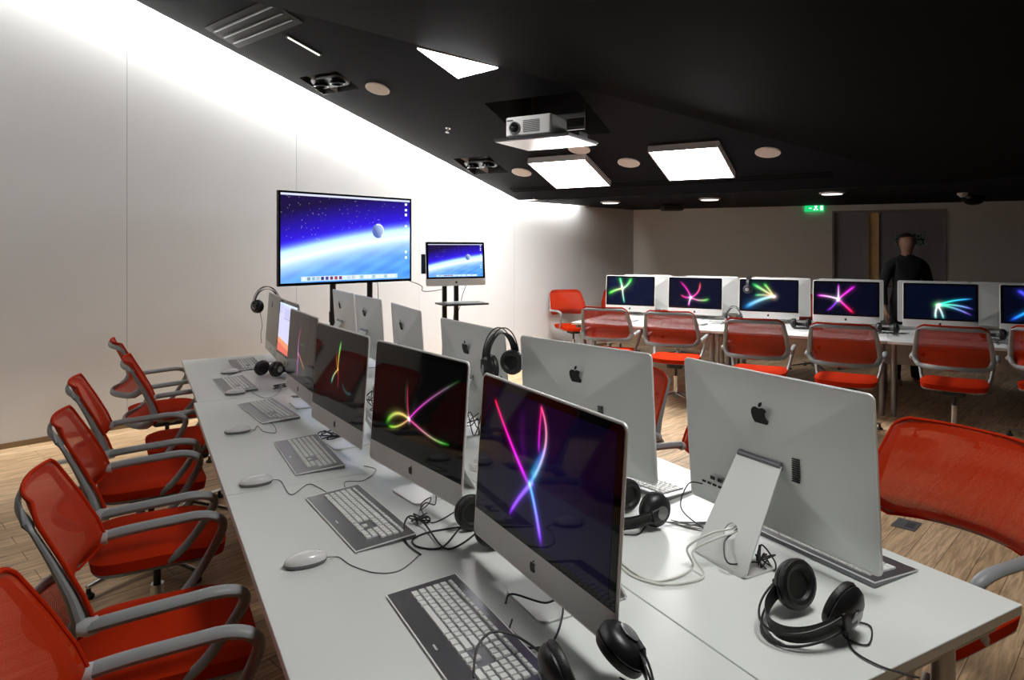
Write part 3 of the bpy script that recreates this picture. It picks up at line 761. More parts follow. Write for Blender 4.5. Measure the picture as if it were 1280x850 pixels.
def earth(menu=True):
    rs = np.random.RandomState(3)
    stars = [(rs.rand(), rs.rand() * 0.55, rs.rand()) for _ in range(150)]
    def fn(S, T):
        edge = 0.70 - 0.30 * S - 0.03 * np.sin(S * 3.0)          # bright limb of the atmosphere
        d = (T - edge)
        img = np.zeros(S.shape + (3,))
        sky = np.clip(1 + d / 0.50, 0, 1)                        # 0 far above, 1 at limb
        img += np.array([0.012, 0.006, 0.05]) + (sky ** 1.4)[..., None] * np.array([0.03, 0.008, 1.0])
        img += (np.exp(-(d / 0.065) ** 2))[..., None] * np.array([0.6, 1.1, 1.4])
        below = np.clip(d / 0.06, 0, 1)[..., None]
        n = 0.5 + 0.25 * np.sin(S * 9 + T * 22) * np.sin(S * 17 - T * 11 + 1) + 0.15 * np.sin(S * 41 + T * 50)
        fade = np.exp(-np.clip(d - 0.07, 0, 1) / 0.085)[..., None]
        sea = np.array([0.05, 0.22, 0.80]) + n[..., None] * np.array([0.07, 0.20, 0.10])
        img = img * (1 - below) + below * (sea * (1 - fade) + np.array([0.85, 1.05, 1.1]) * fade)
        X = S * 1.7778
        for (a, b, c) in stars:
            img += (np.exp(-((X - a * 1.7778) ** 2 + (T - b) ** 2) / 0.003 ** 2) * (c if b < 0.62 - 0.3 * a else 0) * 0.7)[..., None]
        dm = np.hypot(X - 0.725 * 1.7778, T - 0.40); k = dm < 0.088
        lit = np.clip(0.45 + (X - 0.725 * 1.7778) / 0.10 - (T - 0.40) / 0.2, 0.05, 1) 
        moon = np.stack([0.35 * lit + 0.1, 0.45 * lit + 0.15, 0.5 + 0.4 * lit], -1)
        ring = (dm > 0.070) & k & (X > 0.70 * 1.7778 - 0.0)
        moon = np.where(ring[..., None] & (lit > 0.6)[..., None], np.array([0.9, 0.95, 1.0]), moon); img = np.where(k[..., None], moon * 0.8, img)
        if menu:
            img = np.where((T < 0.022)[..., None], np.array([0.62, 0.66, 0.85]), img)
            # desktop icons at right
            for yy in (0.055, 0.125, 0.185, 0.33, 0.41, 0.50, 0.66, 0.73):
                k = (np.abs(S - 0.966) < 0.010) & (np.abs(T - yy) < 0.016); img = np.where(k[..., None], np.array([0.8, 0.88, 1.0]), img)
            # dock
            k = (T > 0.93) & (T < 0.985) & (S > 0.14) & (S < 0.89); img = np.where(k[..., None], np.array([0.55, 0.72, 0.85]), img)
            cols = [(0.7, 0.8, 0.9), (0.2, 0.3, 0.4), (0.25, 0.45, 0.6), (0.4, 0.5, 0.6), (0.03, 0.03, 0.18), (0.10, 0.03, 0.25), (0.18, 0.03, 0.10), (0.35, 0.04, 0.05), (0.20, 0.03, 0.2), (0.6, 0.8, 0.9), (0.5, 0.6, 0.8), (0.5, 0.55, 0.6)]
            for i in range(22):
                x0 = 0.16 + i * 0.033; k = (np.abs(S - x0) < 0.011) & (np.abs(T - 0.957) < 0.018)
                c = cols[i] if i < 12 else [(0.75, 0.85, 0.9), (0.3, 0.5, 0.6), (0.8, 0.9, 0.9)][i % 3]; img = np.where(k[..., None], np.array(c), img)
        return img * 1.0
    return fn
def document(S, T):
    img = np.zeros(S.shape + (3,)); img += srgb((0.85, 0.35, 0.30))
    img = np.where((T < 0.72 + 0.1 * S)[..., None], srgb((0.78, 0.78, 0.93)), img)
    img = np.where(((S > 0.82) & (T < 0.75))[..., None], srgb((0.93, 0.45, 0.42)), img)
    img = np.where(((S > 0.95))[..., None], srgb((0.45, 0.62, 0.9)), img)
    for yy in np.linspace(0.12, 0.3, 6): img = np.where(((np.abs(T - yy) < 0.006) & (S > 0.3) & (S < 0.65))[..., None], srgb((0.6, 0.6, 0.78)), img)
    img = np.where((T < 0.05)[..., None], srgb((0.8, 0.86, 0.95)), img)
    img = np.where(((T > 0.72 + 0.1 * S) & (T < 0.82 + 0.13 * S) & (S < 0.8))[..., None], srgb((0.92, 0.55, 0.35)), img)
    return img * 0.9
def blank(S, T): return np.zeros(S.shape + (3,)) + 0.0015
R_, PK, CYN, VIO, GRN, ORG, TEAL, BLU, WHT = (1, .1, .3), (1, .25, .85), (.1, .85, 1), (.55, .2, 1), (.15, 1, .25), (1, .65, .15), (.1, .8, .6), (.15, .3, 1), (1, .95, 1)
SCR = {
 'A': swirl([([(0.10, .12), (0.26, .40), (0.44, .62)], (.010, .020), (1, .05, .25), (.75, .15, 1), 1.3), ([(0.44, .60), (0.50, .74), (0.555, .96)], (.018, .020), (.25, .65, 1), (.55, .15, 1), 1.5),
             ([(0.50, .03), (0.60, .22), (0.53, .42), (0.44, .61)], (.010, .022), (1, .3, .55), (.1, .75, .9), 1.2), ([(0.50, .05), (0.49, .22), (0.50, .35)], .014, (.95, .1, .45), (.7, .1, .9), 0.8),
             ([(0.46, .59), (0.36, .74), (0.29, .91)], (.022, .015), (.5, .4, 1), (.55, .15, .95), 1.3), ([(0.46, .52), (0.50, .40), (0.55, .30)], (.03, .02), (.1, .6, .8), (.2, .2, .9), 0.5),
             ([(0.38, .42), (0.34, .25), (0.36, .1)], .05, (.35, .02, .45), (.2, .0, .25), 0.25)], wk=0.8, bg=(0.02, 0.01, 0.07), halo=(0.55, 0.55, 0.5, (0.002, 0.0005, 0.013))),
 'B': swirl([([(.45, .66), (.41, .50), (.41, .30)], (.010, .014), (1, .2, .5), (.45, .1, .15), .8), ([(.44, .66), (.38, .50), (.39, .28)], (.008, .012), (.1, .5, .2), (.05, .35, .2), .45),
             ([(.45, .66), (.60, .42), (.97, .12)], (.012, .012), (1, .1, .9), (.02, .45, .15), 1.1), ([(.45, .66), (.62, .72), (.74, .78), (.90, .74)], (.012, .012), (1, .15, .7), (.1, .8, .15), 1.1),
             ([(.45, .66), (.32, .60), (.22, .68), (.17, .79)], (.014, .04), (1, .85, .5), (.05, .65, .1), 1.0), ([(.45, .66), (.36, .76), (.28, .82), (.20, .82)], (.012, .018), (1, .6, .5), (.4, .9, .1), .9),
             ([(.445, .65), (.455, .67)], .018, WHT, WHT, 1.3)], bg=(0.01, 0.01, 0.012)),
 'C': swirl([([(.50, .46), (.49, .28), (.53, .10)], (.012, .022), (1, .7, .3), (.3, 1, .45), .8), ([(.50, .46), (.44, .38), (.46, .24)], .010, (1, .6, .2), (1, .3, .3), .6), ([(.50, .46), (.40, .55), (.38, .66)], (.010, .016), (1, .9, .4), (.1, .85, .8), .8),
             ([(.50, .46), (.53, .60), (.52, .72)], .012, (1, .3, .3), (.4, .05, .1), .5), ([(.62, .62), (.68, .74), (.80, .68)], .02, (.05, .4, .4), (.1, .5, .5), .3)], bg=(0.03, 0.03, 0.035)),
 'D': swirl([([(.42, .62), (.36, .45), (.48, .12)], (.016, .012), (1, .55, 1), (.7, .1, .25), .9), ([(.42, .62), (.42, .8), (.44, .97)], (.016, .020), (1, .5, 1), (.8, .1, .6), .9), ([(.42, .60), (.56, .68), (.68, .80)], .014, (.9, .5, .5), (1, .7, .2), .7),
             ([(.50, .45), (.58, .42), (.66, .44)], .012, (.1, .5, .3), (.1, .5, .4), .5)], bg=(0.05, 0.04, 0.05)),
 '1': swirl([([(.33, .42), (.30, .2), (.26, .02)], (.02, .035), (.8, 1, .8), (.1, 1, .5), 1.2), ([(.33, .42), (.46, .30), (.52, .02)], (.02, .045), (.8, 1, .8), (.1, .9, .2), 1.2), ([(.33, .42), (.18, .45), (.02, .62)], (.02, .04), (.9, 1, .7), (.2, .95, .1), 1.2),
             ([(.33, .42), (.33, .65), (.38, .96)], (.02, .015), (1, .95, .9), (.1, .9, .7), 1.2), ([(.32, .42), (.31, .32)], .03, (1, .9, .6), WHT, .9)], wk=1.05, bg=(0.03, 0.05, 0.16)),
 '2': swirl([([(.42, .66), (.36, .35), (.2, .10)], (.018, .022), PK, (.75, .05, .5), 1.1), ([(.42, .66), (.62, .5), (.6, .12)], (.018, .016), PK, (1, .4, .25), 1.1), ([(.42, .66), (.6, .82), (.78, .70)], (.018, .03), PK, (.3, .9, .2), 1.0),
             ([(.42, .66), (.38, .85), (.38, .95)], .016, WHT, (1, .2, .9), 1.2), ([(.42, .66), (.3, .7), (.22, .58)], .02, PK, (.9, .2, .4), .9), ([(.41, .66), (.43, .66)], .03, WHT, WHT, 1.2)], wk=1.05, bg=(0.02, 0.03, 0.12)),
 '3': swirl([([(.60, .52), (.45, .35), (.22, .12)], (.025, .04), (1, .7, .6), (.2, .95, .5), 1.1), ([(.60, .52), (.50, .25), (.42, .10)], (.02, .035), (1, .8, .6), (.1, .9, .3), 1.0), ([(.60, .52), (.36, .58), (.08, .92)], (.03, .06), (.8, 1, .9), (.1, .6, .95), 1.1),
             ([(.60, .52), (.40, .45), (.26, .50)], .03, (1, .6, .5), (.2, .9, .6), .8), ([(.59, .52), (.62, .52)], .03, (1, .7, .6), WHT, 1)], wk=1.05, bg=(0.02, 0.03, 0.12)),
 '4': swirl([([(.38, .52), (.2, .42), (.03, .42)], (.02, .022), WHT, (.95, .1, .95), 1.2), ([(.38, .52), (.38, .3), (.38, .05)], (.02, .014), WHT, (.85, .1, .9), 1.1), ([(.38, .52), (.52, .28), (.64, .10)], (.02, .03), PK, (.8, .1, .85), 1.1),
             ([(.38, .52), (.50, .75), (.62, .94)], (.02, .026), PK, (1, .05, .1), 1.2), ([(.38, .52), (.30, .78), (.2, .9)], (.02, .02), (.5, .3, 1), (.6, .1, .8), .9), ([(.38, .50), (.37, .58)], .035, (.6, .8, 1), WHT, 1)], wk=1.05, bg=(0.015, 0.02, 0.09)),
 '5': swirl([([(.47, .60), (.65, .42), (.95, .38)], (.025, .012), (.2, 1, .7), (.2, .6, 1), 1.2), ([(.47, .60), (.7, .52), (.96, .68)], (.025, .012), (.2, 1, .5), (.5, .4, 1), 1.2), ([(.47, .60), (.68, .6), (.94, .86)], (.025, .012), (.2, .9, .5), (.55, .3, 1), 1.1),
             ([(.47, .60), (.42, .8), (.44, .99)], .02, WHT, (.6, .95, .9), 1.2), ([(.47, .60), (.53, .8), (.55, .99)], .02, WHT, (.3, .8, .8), 1.1), ([(.46, .6), (.5, .58)], .035, (.6, 1, .6), WHT, 1)], wk=1.05, bg=(0.01, 0.03, 0.10)),
 '6': swirl([([(.45, .5), (.3, .2), (.2, .1)], (.03, .04), BLU, (.3, .3, 1), 1.1), ([(.5, .5), (.3, .7), (.1, .95)], (.03, .03), (.1, .9, 1), BLU, 1.1), ([(.5, .5), (.7, .3), (.9, .1)], .03, (.2, .9, 1), VIO, 1.0)], wk=1.05, bg=(0.01, 0.02, 0.08)),
}
def computer(label, loc, rz, scr=None, group=None, res=(150, 86), back=False, stand=True, fn=None):
    t = thing('desktop_computer', label, 'computer', loc, rz, group)
    obj('housing', G['body'], t); obj('rim', G['rim'], t, label='polished bright edge')
    gl = obj('front_glass', G['glass'], t)
    f_ = fn or (SCR[scr] if scr else blank)
    me = display_mesh('display', f_, SW, SH, *(res if (scr or fn) else (2, 2)))
    dsp = obj('display', me, gl); dsp.matrix_local = Matrix.Translation(HP) @ Matrix.Rotation(-TILT, 4, 'X') @ Matrix.Translation(-HP) @ Matrix.Translation((0, -0.0016, SZ0 + SH / 2))
    R4 = Matrix.Translation(HP) @ Matrix.Rotation(-TILT, 4, 'X') @ Matrix.Translation(-HP)
    lf = obj('front_logo', G['logo_f'], t); lf.matrix_local = R4 @ Matrix.Translation((0, -0.0006, PB + CHIN * 0.5))
    lb = obj('rear_logo', G['logo_b'], t); lb.matrix_local = R4 @ Matrix.Translation((0, 0.0365, 0.395)) @ Matrix.Rotation(math.radians(-7.5), 4, 'X')
    if stand:
        lg = obj('stand_leg', G['leg'], t); obj('stand_foot', G['foot'], t); obj('hinge', G['hinge'], lg)
    if back:
        v_ = obj('vent', G['vent'], t); p_ = obj('port_panel', G['ports'], t)
    return t
def at(u, v, rz, drot=0): return D(u, v), rz + math.radians(drot)
gl_ = 'monitors facing the left chairs'; gr_ = 'monitors seen from behind on the right desks'
def comp(label, u, v, rz, drot, **k): return computer(label, D(u, v), rz + math.radians(drot), **k)
comp('large silver all-in-one showing a red, blue and violet crossing swirl, nearest of all', -1.13, 0.585, RZ_L, 0, scr='A', group=gl_, res=(300, 170))
comp('silver all-in-one showing a thin green and pink swirl on black', -0.31, 0.575, RZ_L, 8, scr='B', group=gl_, res=(260, 146))
comp('silver all-in-one with a greyish screen and small green and orange swirl', 0.435, 0.50, RZ_L, 5, scr='C', group=gl_, res=(200, 114))
comp('silver all-in-one with a greyish screen and a tall pink streak', 1.27, 0.51, RZ_L, 1, scr='D', group=gl_, res=(180, 102))
comp('silver all-in-one showing a pale document window with red border', 2.16, 0.60, RZ_L, 0, fn=document, group=gl_)
comp('silver all-in-one with a switched off screen at the wall end of the left desks', 2.90, 0.63, RZ_L, -2, group=gl_)
comp('large silver all-in-one seen from behind, in the right foreground beside headphones', -1.20, 1.315, RZ_R, 0, group=gr_, back=True)
comp('silver all-in-one seen from behind, turned slightly, directly behind the nearest screen', -0.45, 1.19, RZ_R, 13, group=gr_, back=True)
comp('silver all-in-one seen from behind with headphones hung over its corner', 0.355, 1.12, RZ_R, 2, group=gr_)
comp('silver all-in-one seen from behind, alone above the second left screen', 1.385, 1.17, RZ_R, -4, group=gr_)
comp('silver all-in-one seen from behind, overlapping the last one by the wall', 2.30, 1.21, RZ_R, 0, group=gr_)
comp('silver all-in-one seen from behind, closest to the television stand', 3.02, 1.22, RZ_R, 0, group=gr_)
gf = 'monitors of the far row'
far_c = [(-2.50, 0.02, '1', 'far row monitor with a green branching swirl, leftmost'), (-1.67, 0.0, '2', 'far row monitor with a magenta star swirl'),
         (-0.82, -0.03, '3', 'far row monitor with a teal fan swirl and headphones on its corner'), (-0.02, -0.08, '4', 'far row monitor with a pink and red star swirl'),
         (0.84, -0.12, '5', 'far row monitor with green and violet rays fanning right'), (1.66, -0.13, '6', 'far row monitor with a blue swirl, cut by the right picture edge')]
for (p, n, s, lb) in far_c: computer(lb, FR(p, n), RZ_F, scr=s, group=gf, res=(130, 74))
for (p, n, lb) in ((-2.40, 0.44, 'pale monitor back behind the far monitor with the green swirl'), (-1.57, 0.42, 'pale monitor back behind the far monitor with the magenta star'), (-0.75, 0.40, 'pale monitor back behind the far monitor with the teal fan'),
                   (0.00, 0.37, 'pale monitor back behind the far monitor with the pink and red star'), (0.79, 0.33, 'pale monitor back behind the far monitor with the green and violet rays'), (1.46, 0.33, 'pale monitor back behind the rightmost far monitor')):
    computer(lb, FR(p, n), RZ_F + PI, group='monitors facing away behind the far row')

# ------------------------------------------------------------------ keyboards
KW, KD = 0.49, 0.185
ROWS = [([1.25] * 12, 3, 4), ([1] * 13 + [2], 3, 4), ([1.5] + [1] * 12 + [1.5], 3, 4), ([1.75] + [1] * 11 + [2.25], 0, 4), ([1.25] + [1] * 11 + [2.75], -1, 3), ([1.5, 1.25, 1.25, 7, 1.25, 1.25, 1.5], 3, 2)]
def key_list():
    u = 0.0192; x0 = -KW / 2 + 0.026; out = []; y = KD / 2 - 0.022
    for r, (main, nav, pad) in enumerate(ROWS):
        dy = 0.0125 if r == 0 else u; yc = y - dy / 2
        x = x0
        for w in main: out.append((x + w * u / 2, yc, w * u - 0.0028, dy - 0.0028)); x += w * u
        x = x0 + 15.25 * u
        if nav == 3:
            for k in range(3): out.append((x + (k + .5) * u, yc, u - 0.0028, dy - 0.0028))
        elif nav == -1: out.append((x + 1.5 * u, yc, u - 0.0028, dy - 0.0028))
        x = x0 + 18.5 * u
        if pad == 2: out.append((x + u, yc, 2 * u - 0.0028, dy - 0.0028)); out.append((x + 2.5 * u, yc, u - 0.0028, dy - 0.0028))
        else:
            for k in range(pad): out.append((x + (k + .5) * u, yc, u - 0.0028, dy - 0.0028))
        y -= dy + (0.004 if r == 0 else 0)
    return out
KEYS = key_list(); kcache = {}
def ksl(y): return 0.006 + 0.010 * (y / KD + 0.5)
def key_mesh(w, d):
    k = (round(w, 4), round(d, 4))
    if k not in kcache:
        m = MB(); a, b = w / 2, d / 2; i = 0.0012
        m.add([(-a, -b, 0), (a, -b, 0), (a, b, 0), (-a, b, 0), (-a + i, -b + i, 0.0042), (a - i, -b + i, 0.0042), (a - i, b - i, 0.0042), (-a + i, b - i, 0.0042)],
              [(3, 2, 1, 0), (4, 5, 6, 7), (0, 1, 5, 4), (1, 2, 6, 5), (2, 3, 7, 6), (3, 0, 4, 7)]); kcache[k] = m.mesh('key', M['key'], False)
    return kcache[k]
def plate_mesh():
    m = MB(); a, b = KW / 2, KD / 2
    z0, z1 = 0.006, 0.016
    m.add([(-a, -b, 0.001), (a, -b, 0.001), (a, b, 0.001), (-a, b, 0.001), (-a, -b, z0), (a, -b, z0), (a, b, z1), (-a, b, z1)],
          [(3, 2, 1, 0), (4, 5, 6, 7), (0, 1, 5, 4), (1, 2, 6, 5), (2, 3, 7, 6), (3, 0, 4, 7)]); return m.mesh('plate', M['alu_dark'], False)
def trim_mesh():
    m = MB(); a, b = KW / 2, KD / 2
    m.tube([(-a, -b, 0.0045), (a, -b, 0.0045), (a, b, 0.0145), (-a, b, 0.0145)], 0.0022, 6, closed=True); return m.mesh('edge_trim', M['alu_bright'])
def badge_mesh():
    m = MB(); m.box((0.02, -KD / 2 + 0.02, ksl(-KD / 2 + 0.02) + 0.0006), (0.022, 0.0045, 0.0008)); return m.mesh('badge', M['alu_bright'], False)
G['plate'] = plate_mesh(); G['ktrim'] = trim_mesh(); G['badge'] = badge_mesh()
km = MB()
for (x, y, w, d) in KEYS:
    a, b, i, z = w / 2, d / 2, 0.0012, ksl(y)
    km.add([(x - a, y - b, z), (x + a, y - b, z), (x + a, y + b, z), (x - a, y + b, z), (x - a + i, y - b + i, z + .0042), (x + a - i, y - b + i, z + .0042), (x + a - i, y + b - i, z + .0042), (x - a + i, y + b - i, z + .0042)],
           [(3, 2, 1, 0), (4, 5, 6, 7), (0, 1, 5, 4), (1, 2, 6, 5), (2, 3, 7, 6), (3, 0, 4, 7)])
G['keys'] = km.mesh('keys', M['key'], False)
def keyboard(label, loc, rz, full=True, group='keyboards on the desks', scale=1.0):
    t = thing('keyboard', label, 'keyboard', loc, rz, group)
    if scale != 1.0: t.scale = (scale,) * 3
    obj('plate', G['plate'], t); obj('edge_trim', G['ktrim'], t, label='bright aluminium edge')
    if full:
        obj('badge', G['badge'], t)
        for (x, y, w, d) in KEYS:
            k = bpy.data.objects.new('key', key_mesh(w, d)); k.location = (x, y, ksl(y)); k.parent = t; col.objects.link(k)
    else: tag(obj('keys', G['keys'], t), None, None, kind='stuff')
    return t
kb = lambda lb, u, v, rz, dr=0, full=True: keyboard(lb, D(u, v, DESK + 0.0005), rz + math.radians(dr), full)
kb('dark-rimmed keyboard nearest the viewer, in front of the crossing swirl screen', -1.175, 0.365, RZ_L, 0)
kb('silver keyboard in front of the green and pink swirl screen', -0.405, 0.348, RZ_L, 4)
kb('silver keyboard in front of the greyish screen with the small green swirl', 0.34, 0.35, RZ_L, 0)
kb('silver keyboard fourth from the viewer on the left desks', 1.20, 0.33, RZ_L, 6, False)
kb('grey keyboard in front of the pale document screen', 2.03, 0.26, RZ_L, 3, False)
kb('grey keyboard at the wall end of the left desks', 2.78, 0.42, RZ_L, 0, False)
kb('keyboard half hidden under the large rear-facing computer in the right foreground', -1.235, 1.460, RZ_R, 0)
kb('keyboard partly hidden behind the second rear-facing computer', -0.52, 1.33 + .02, RZ_R, 10)
for (p, n, lb) in ((-2.4, -0.62, 'white keyboard in front of the far monitor with the green swirl'), (-1.6, -0.60, 'white keyboard in front of the far monitor with the magenta star'), (-0.8, -0.62, 'white keyboard in front of the far monitor with the teal fan'),
                   (0.0, -0.60, 'white keyboard in front of the far monitor with the pink and red star'), (0.85, -0.62, 'white keyboard in front of the far monitor with the green and violet rays'), (1.65, -0.6, 'white keyboard in front of the rightmost far monitor')):
    keyboard(lb, FR(p, n, DESK + 0.0005), RZ_F + math.radians(random.uniform(-6, 6)), False, 'keyboards of the far row', 0.88)

# ------------------------------------------------------------------ mice and cables
def mouse_meshes():
    m = MB(); n, k = 14, 20; vs = []; fs = []
    for i in range(n + 1):
        ph = PI / 2 * i / n
        for j in range(k):
            a = 2 * PI * j / k; r = math.cos(ph) ** 0.55 if i < n else 0.001
            x = 0.031 * r * math.cos(a); y = 0.058 * r * math.sin(a)
            z = 0.010 + 0.024 * math.sin(ph) ** 0.9 * (1 - 0.25 * max(0, -math.sin(a)) * r)
            vs.append((x, y, z))
    for i in range(n):
        for j in range(k): l = (j + 1) % k; fs.append((i * k + j, i * k + l, (i + 1) * k + l, (i + 1) * k + j))
    fs.append(tuple(range(n * k, (n + 1) * k))); m.add(vs, fs); m.add([(0.031 * math.cos(2 * PI * j / k), 0.058 * math.sin(2 * PI * j / k), 0.010) for j in range(k)], [tuple(reversed(range(k)))])
    shell = m.mesh('shell', M['white'])
    m = MB(); rings = []
    for (s, z) in ((0.90, 0.0012), (0.97, 0.004), (1.004, 0.0085), (1.0, 0.0115)):
        rings += [(0.031 * s * math.cos(2 * PI * j / k), 0.058 * s * math.sin(2 * PI * j / k), z) for j in range(k)]
    fs = [(r * k + j, r * k + (j + 1) % k, (r + 1) * k + (j + 1) % k, (r + 1) * k + j) for r in range(3) for j in range(k)]; fs.append(tuple(reversed(range(k))))
    m.add(rings, fs); band = m.mesh('side_band', M['mouse_band'])
    m = MB(); m.lathe([(0.001, -0.0035), (0.0035, -0.002), (0.0035, 0.002), (0.001, 0.0035)], 10); ball = m.mesh('scroll_ball', M['mouse_band'])
    return shell, band, ball
G['shell'], G['band'], G['ball'] = mouse_meshes()
def cable_mesh(pts, r, mat, n=10, name='cord'):
    m = MB(); m.tube(crom(pts, n), r, 7); return m.mesh(name, mat)
def mouse(label, px, py, rz, cord_px, mat='grey_cable'):
    p = dk(px, py); t = thing('computer_mouse', label, 'mouse', (p.x, p.y, DESK + 0.0005), rz, 'white wired mice')
    obj('shell', G['shell'], t); obj('side_band', G['band'], t); b = obj('scroll_ball', G['ball'], t); b.location = (0, 0.036, 0.029)
    inv = Matrix.Translation((p.x, p.y, DESK + 0.0005)) @ Matrix.Rotation(rz, 4, 'Z'); inv.invert()
    pts = [Vector((0, 0.056, 0.008)), Vector((0, 0.075, 0.005))] + [inv @ dk(a, b, 0.0022) for a, b in cord_px]
    obj('cord', cable_mesh(pts, 0.0016, M[mat]), t)
    return t
mr_ = RZ_L + 0.0
mouse('white mouse nearest the viewer, on the front left desk', 382, 706, mr_, [(425, 698), (440, 708), (470, 717), (500, 714), (525, 694)])
mouse('white mouse just behind the seam between the two front left desks', 320, 606, mr_, [(352, 603), (364, 619), (385, 606), (400, 611), (412, 617), (430, 612), (432, 603), (455, 601), (470, 588), (455, 583)])
mouse('white mouse third from the viewer along the left edge', 297, 541, mr_, [(322, 533), (330, 540), (345, 541), (340, 530), (325, 529)])
mouse('white mouse beside the fourth keyboard', 294, 493, mr_, [(312, 489), (330, 498), (345, 494), (352, 487)])
mouse('white mouse at the wall end of the left desks', 287, 467, mr_, [(303, 460), (312, 456), (325, 456), (340, 458)])
def cable(name, label, cat, pts, r, mat, group=None, n=10):
    o = obj(name, cable_mesh(pts, r, M[mat], n, name)); return tag(o, label, cat, group)
z2 = 0.004
cable('audio_cable', 'thick black cable looped behind the second left keyboard', 'cable', [dk(526, 695, z2), dk(508, 680, z2), dk(505, 665, .02), dk(513, 657, .03), dk(530, 660, .015), dk(560, 688, z2), dk(600, 660, z2), dk(545, 665, z2), dk(517, 675, z2), dk(522, 685, z2), dk(552, 686, z2), dk(575, 664, .01), dk(590, 650, z2)], 0.0028, 'rubber')
def tangle(name, label, px, py, w, h, n, r, mat, seed, dz=0.03):
    rs = random.Random(seed); c = dk(px, py); pts = []
    for k in range(n):
        a = rs.uniform(0, 2 * PI); d_ = rs.uniform(0.4, 1)
        pts.append(Vector((c.x + w * d_ * math.cos(a + k * 2.2), c.y + h * d_ * math.sin(a + k * 2.2), DESK + r + rs.uniform(0, dz))))
    return cable(name, label, 'cable', pts, r, mat, n=8)
tangle('cable_bundle', 'tied black cable bundle on the foot of the second left computer', 524, 655, 0.035, 0.035, 18, 0.0022, 'rubber', 1)
cable('cable_loop', 'thin black lead curling over the bundle beneath the second left screen', 'cable', [dk(545, 622, .03), dk(544, 634, .01), dk(532, 640, .03), dk(525, 650, .03), dk(536, 645, .04), dk(538, 637, .04), dk(526, 640, .02), dk(540, 655, z2), dk(575, 637, z2)], 0.002, 'rubber')
tangle('cable_bundle', 'black coiled lead under the third left screen', 420, 548, 0.09, 0.05, 14, 0.0028, 'rubber', 5)
tangle('cable_bundle', 'black coiled lead under the fourth left screen', 350, 487, 0.09, 0.06, 12, 0.003, 'rubber', 6)
tangle('cable_bundle', 'tangled thin leads between the third and fourth keyboards', 385, 496, 0.10, 0.05, 10, 0.0016, 'grey_cable', 8, 0.006)
cable('audio_cable', 'black loop of lead on the foot of the nearest computer', 'cable', [dk(632, 770, .03), dk(640, 758, .03), dk(680, 764, .02), dk(700, 764, .03), dk(703, 780, .02), dk(690, 805, z2), dk(660, 812, z2), dk(636, 800, z2), dk(640, 780, .01)], 0.0024, 'rubber')
cable('audio_cable', 'black lead arching over the corner of the nearest keyboard', 'cable', [dk(592, 860, .02), dk(596, 838, .045), dk(615, 823, .055), dk(645, 822, .045), dk(680, 838, .03), dk(700, 850, .01)], 0.0026, 'rubber')
cable('mains_cable', 'pale mains lead from the nearest computer across the desk', 'cable', [dk(640, 790, z2), dk(652, 800, z2), dk(660, 815, z2), dk(690, 815, z2), dk(705, 830, z2)], 0.0026, 'white_cable')
cable('mains_cable', 'upper of the two white leads swinging from the stand hole to the desk seam', 'cable', [D(-1.197, 1.22, DESK + .100), D(-1.197, 1.160, DESK + .090), D(-1.185, 1.10, DESK + .085), D(-1.16, 1.04, DESK + .05), dk(866, 712, .012), dk(850, 722, .004), dk(815, 728, .004), dk(785, 712, .004), dk(770, 695, .004)], 0.0032, 'white_cable')
cable('mains_cable', 'lower of the two white leads swinging from the stand hole to the desk seam', 'cable', [D(-1.207, 1.22, DESK + .094), D(-1.207, 1.160, DESK + .082), D(-1.20, 1.10, DESK + .075), D(-1.18, 1.04, DESK + .045), dk(880, 722, .008), dk(860, 730, .004), dk(825, 732, .004), dk(792, 722, .004), dk(774, 708, .004)], 0.0032, 'white_cable')
cable('audio_cable', 'thin black lead plugged into the back of the foreground computer', 'cable', [D(-1.2 + .24, 1.29, DESK + .12), D(-1.2 + .26, 1.25, DESK + .12), D(-1.2 + .26, 1.22, DESK + .05), dk(880, 665, .01), dk(905, 680, .01)], 0.002, 'rubber')
tangle('cable_bundle', 'thin dark leads coiled left of the foreground stand', 868, 655, 0.10, 0.07, 12, 0.0015, 'grey_cable', 11, 0.006)
tangle('cable_bundle', 'tied black bundle between foreground stand and headphones', 956, 710, 0.03, 0.03, 20, 0.0022, 'rubber', 12, 0.05)
cable('audio_cable', 'black lead hanging through the foreground stand hole', 'cable', [D(-1.203, 1.20, DESK + .095), D(-1.205, 1.160, DESK + .080), D(-1.215, 1.12, DESK + .065), D(-1.25, 1.10, DESK + .03), dk(945, 712, .02), dk(958, 716, .01)], 0.0024, 'rubber')
tangle('cable_bundle', 'tangle of leads behind the second left screen', 590, 545, 0.06, 0.09, 18, 0.0024, 'rubber', 21, 0.10)
tangle('cable_bundle', 'tangle of leads behind the third left screen', 470, 512, 0.06, 0.10, 18, 0.0024, 'rubber', 22, 0.12)
tangle('cable_bundle', 'pale tangle of leads in the middle of the desks', 600, 590, 0.05, 0.15, 14, 0.0026, 'white_cable', 23, 0.05)

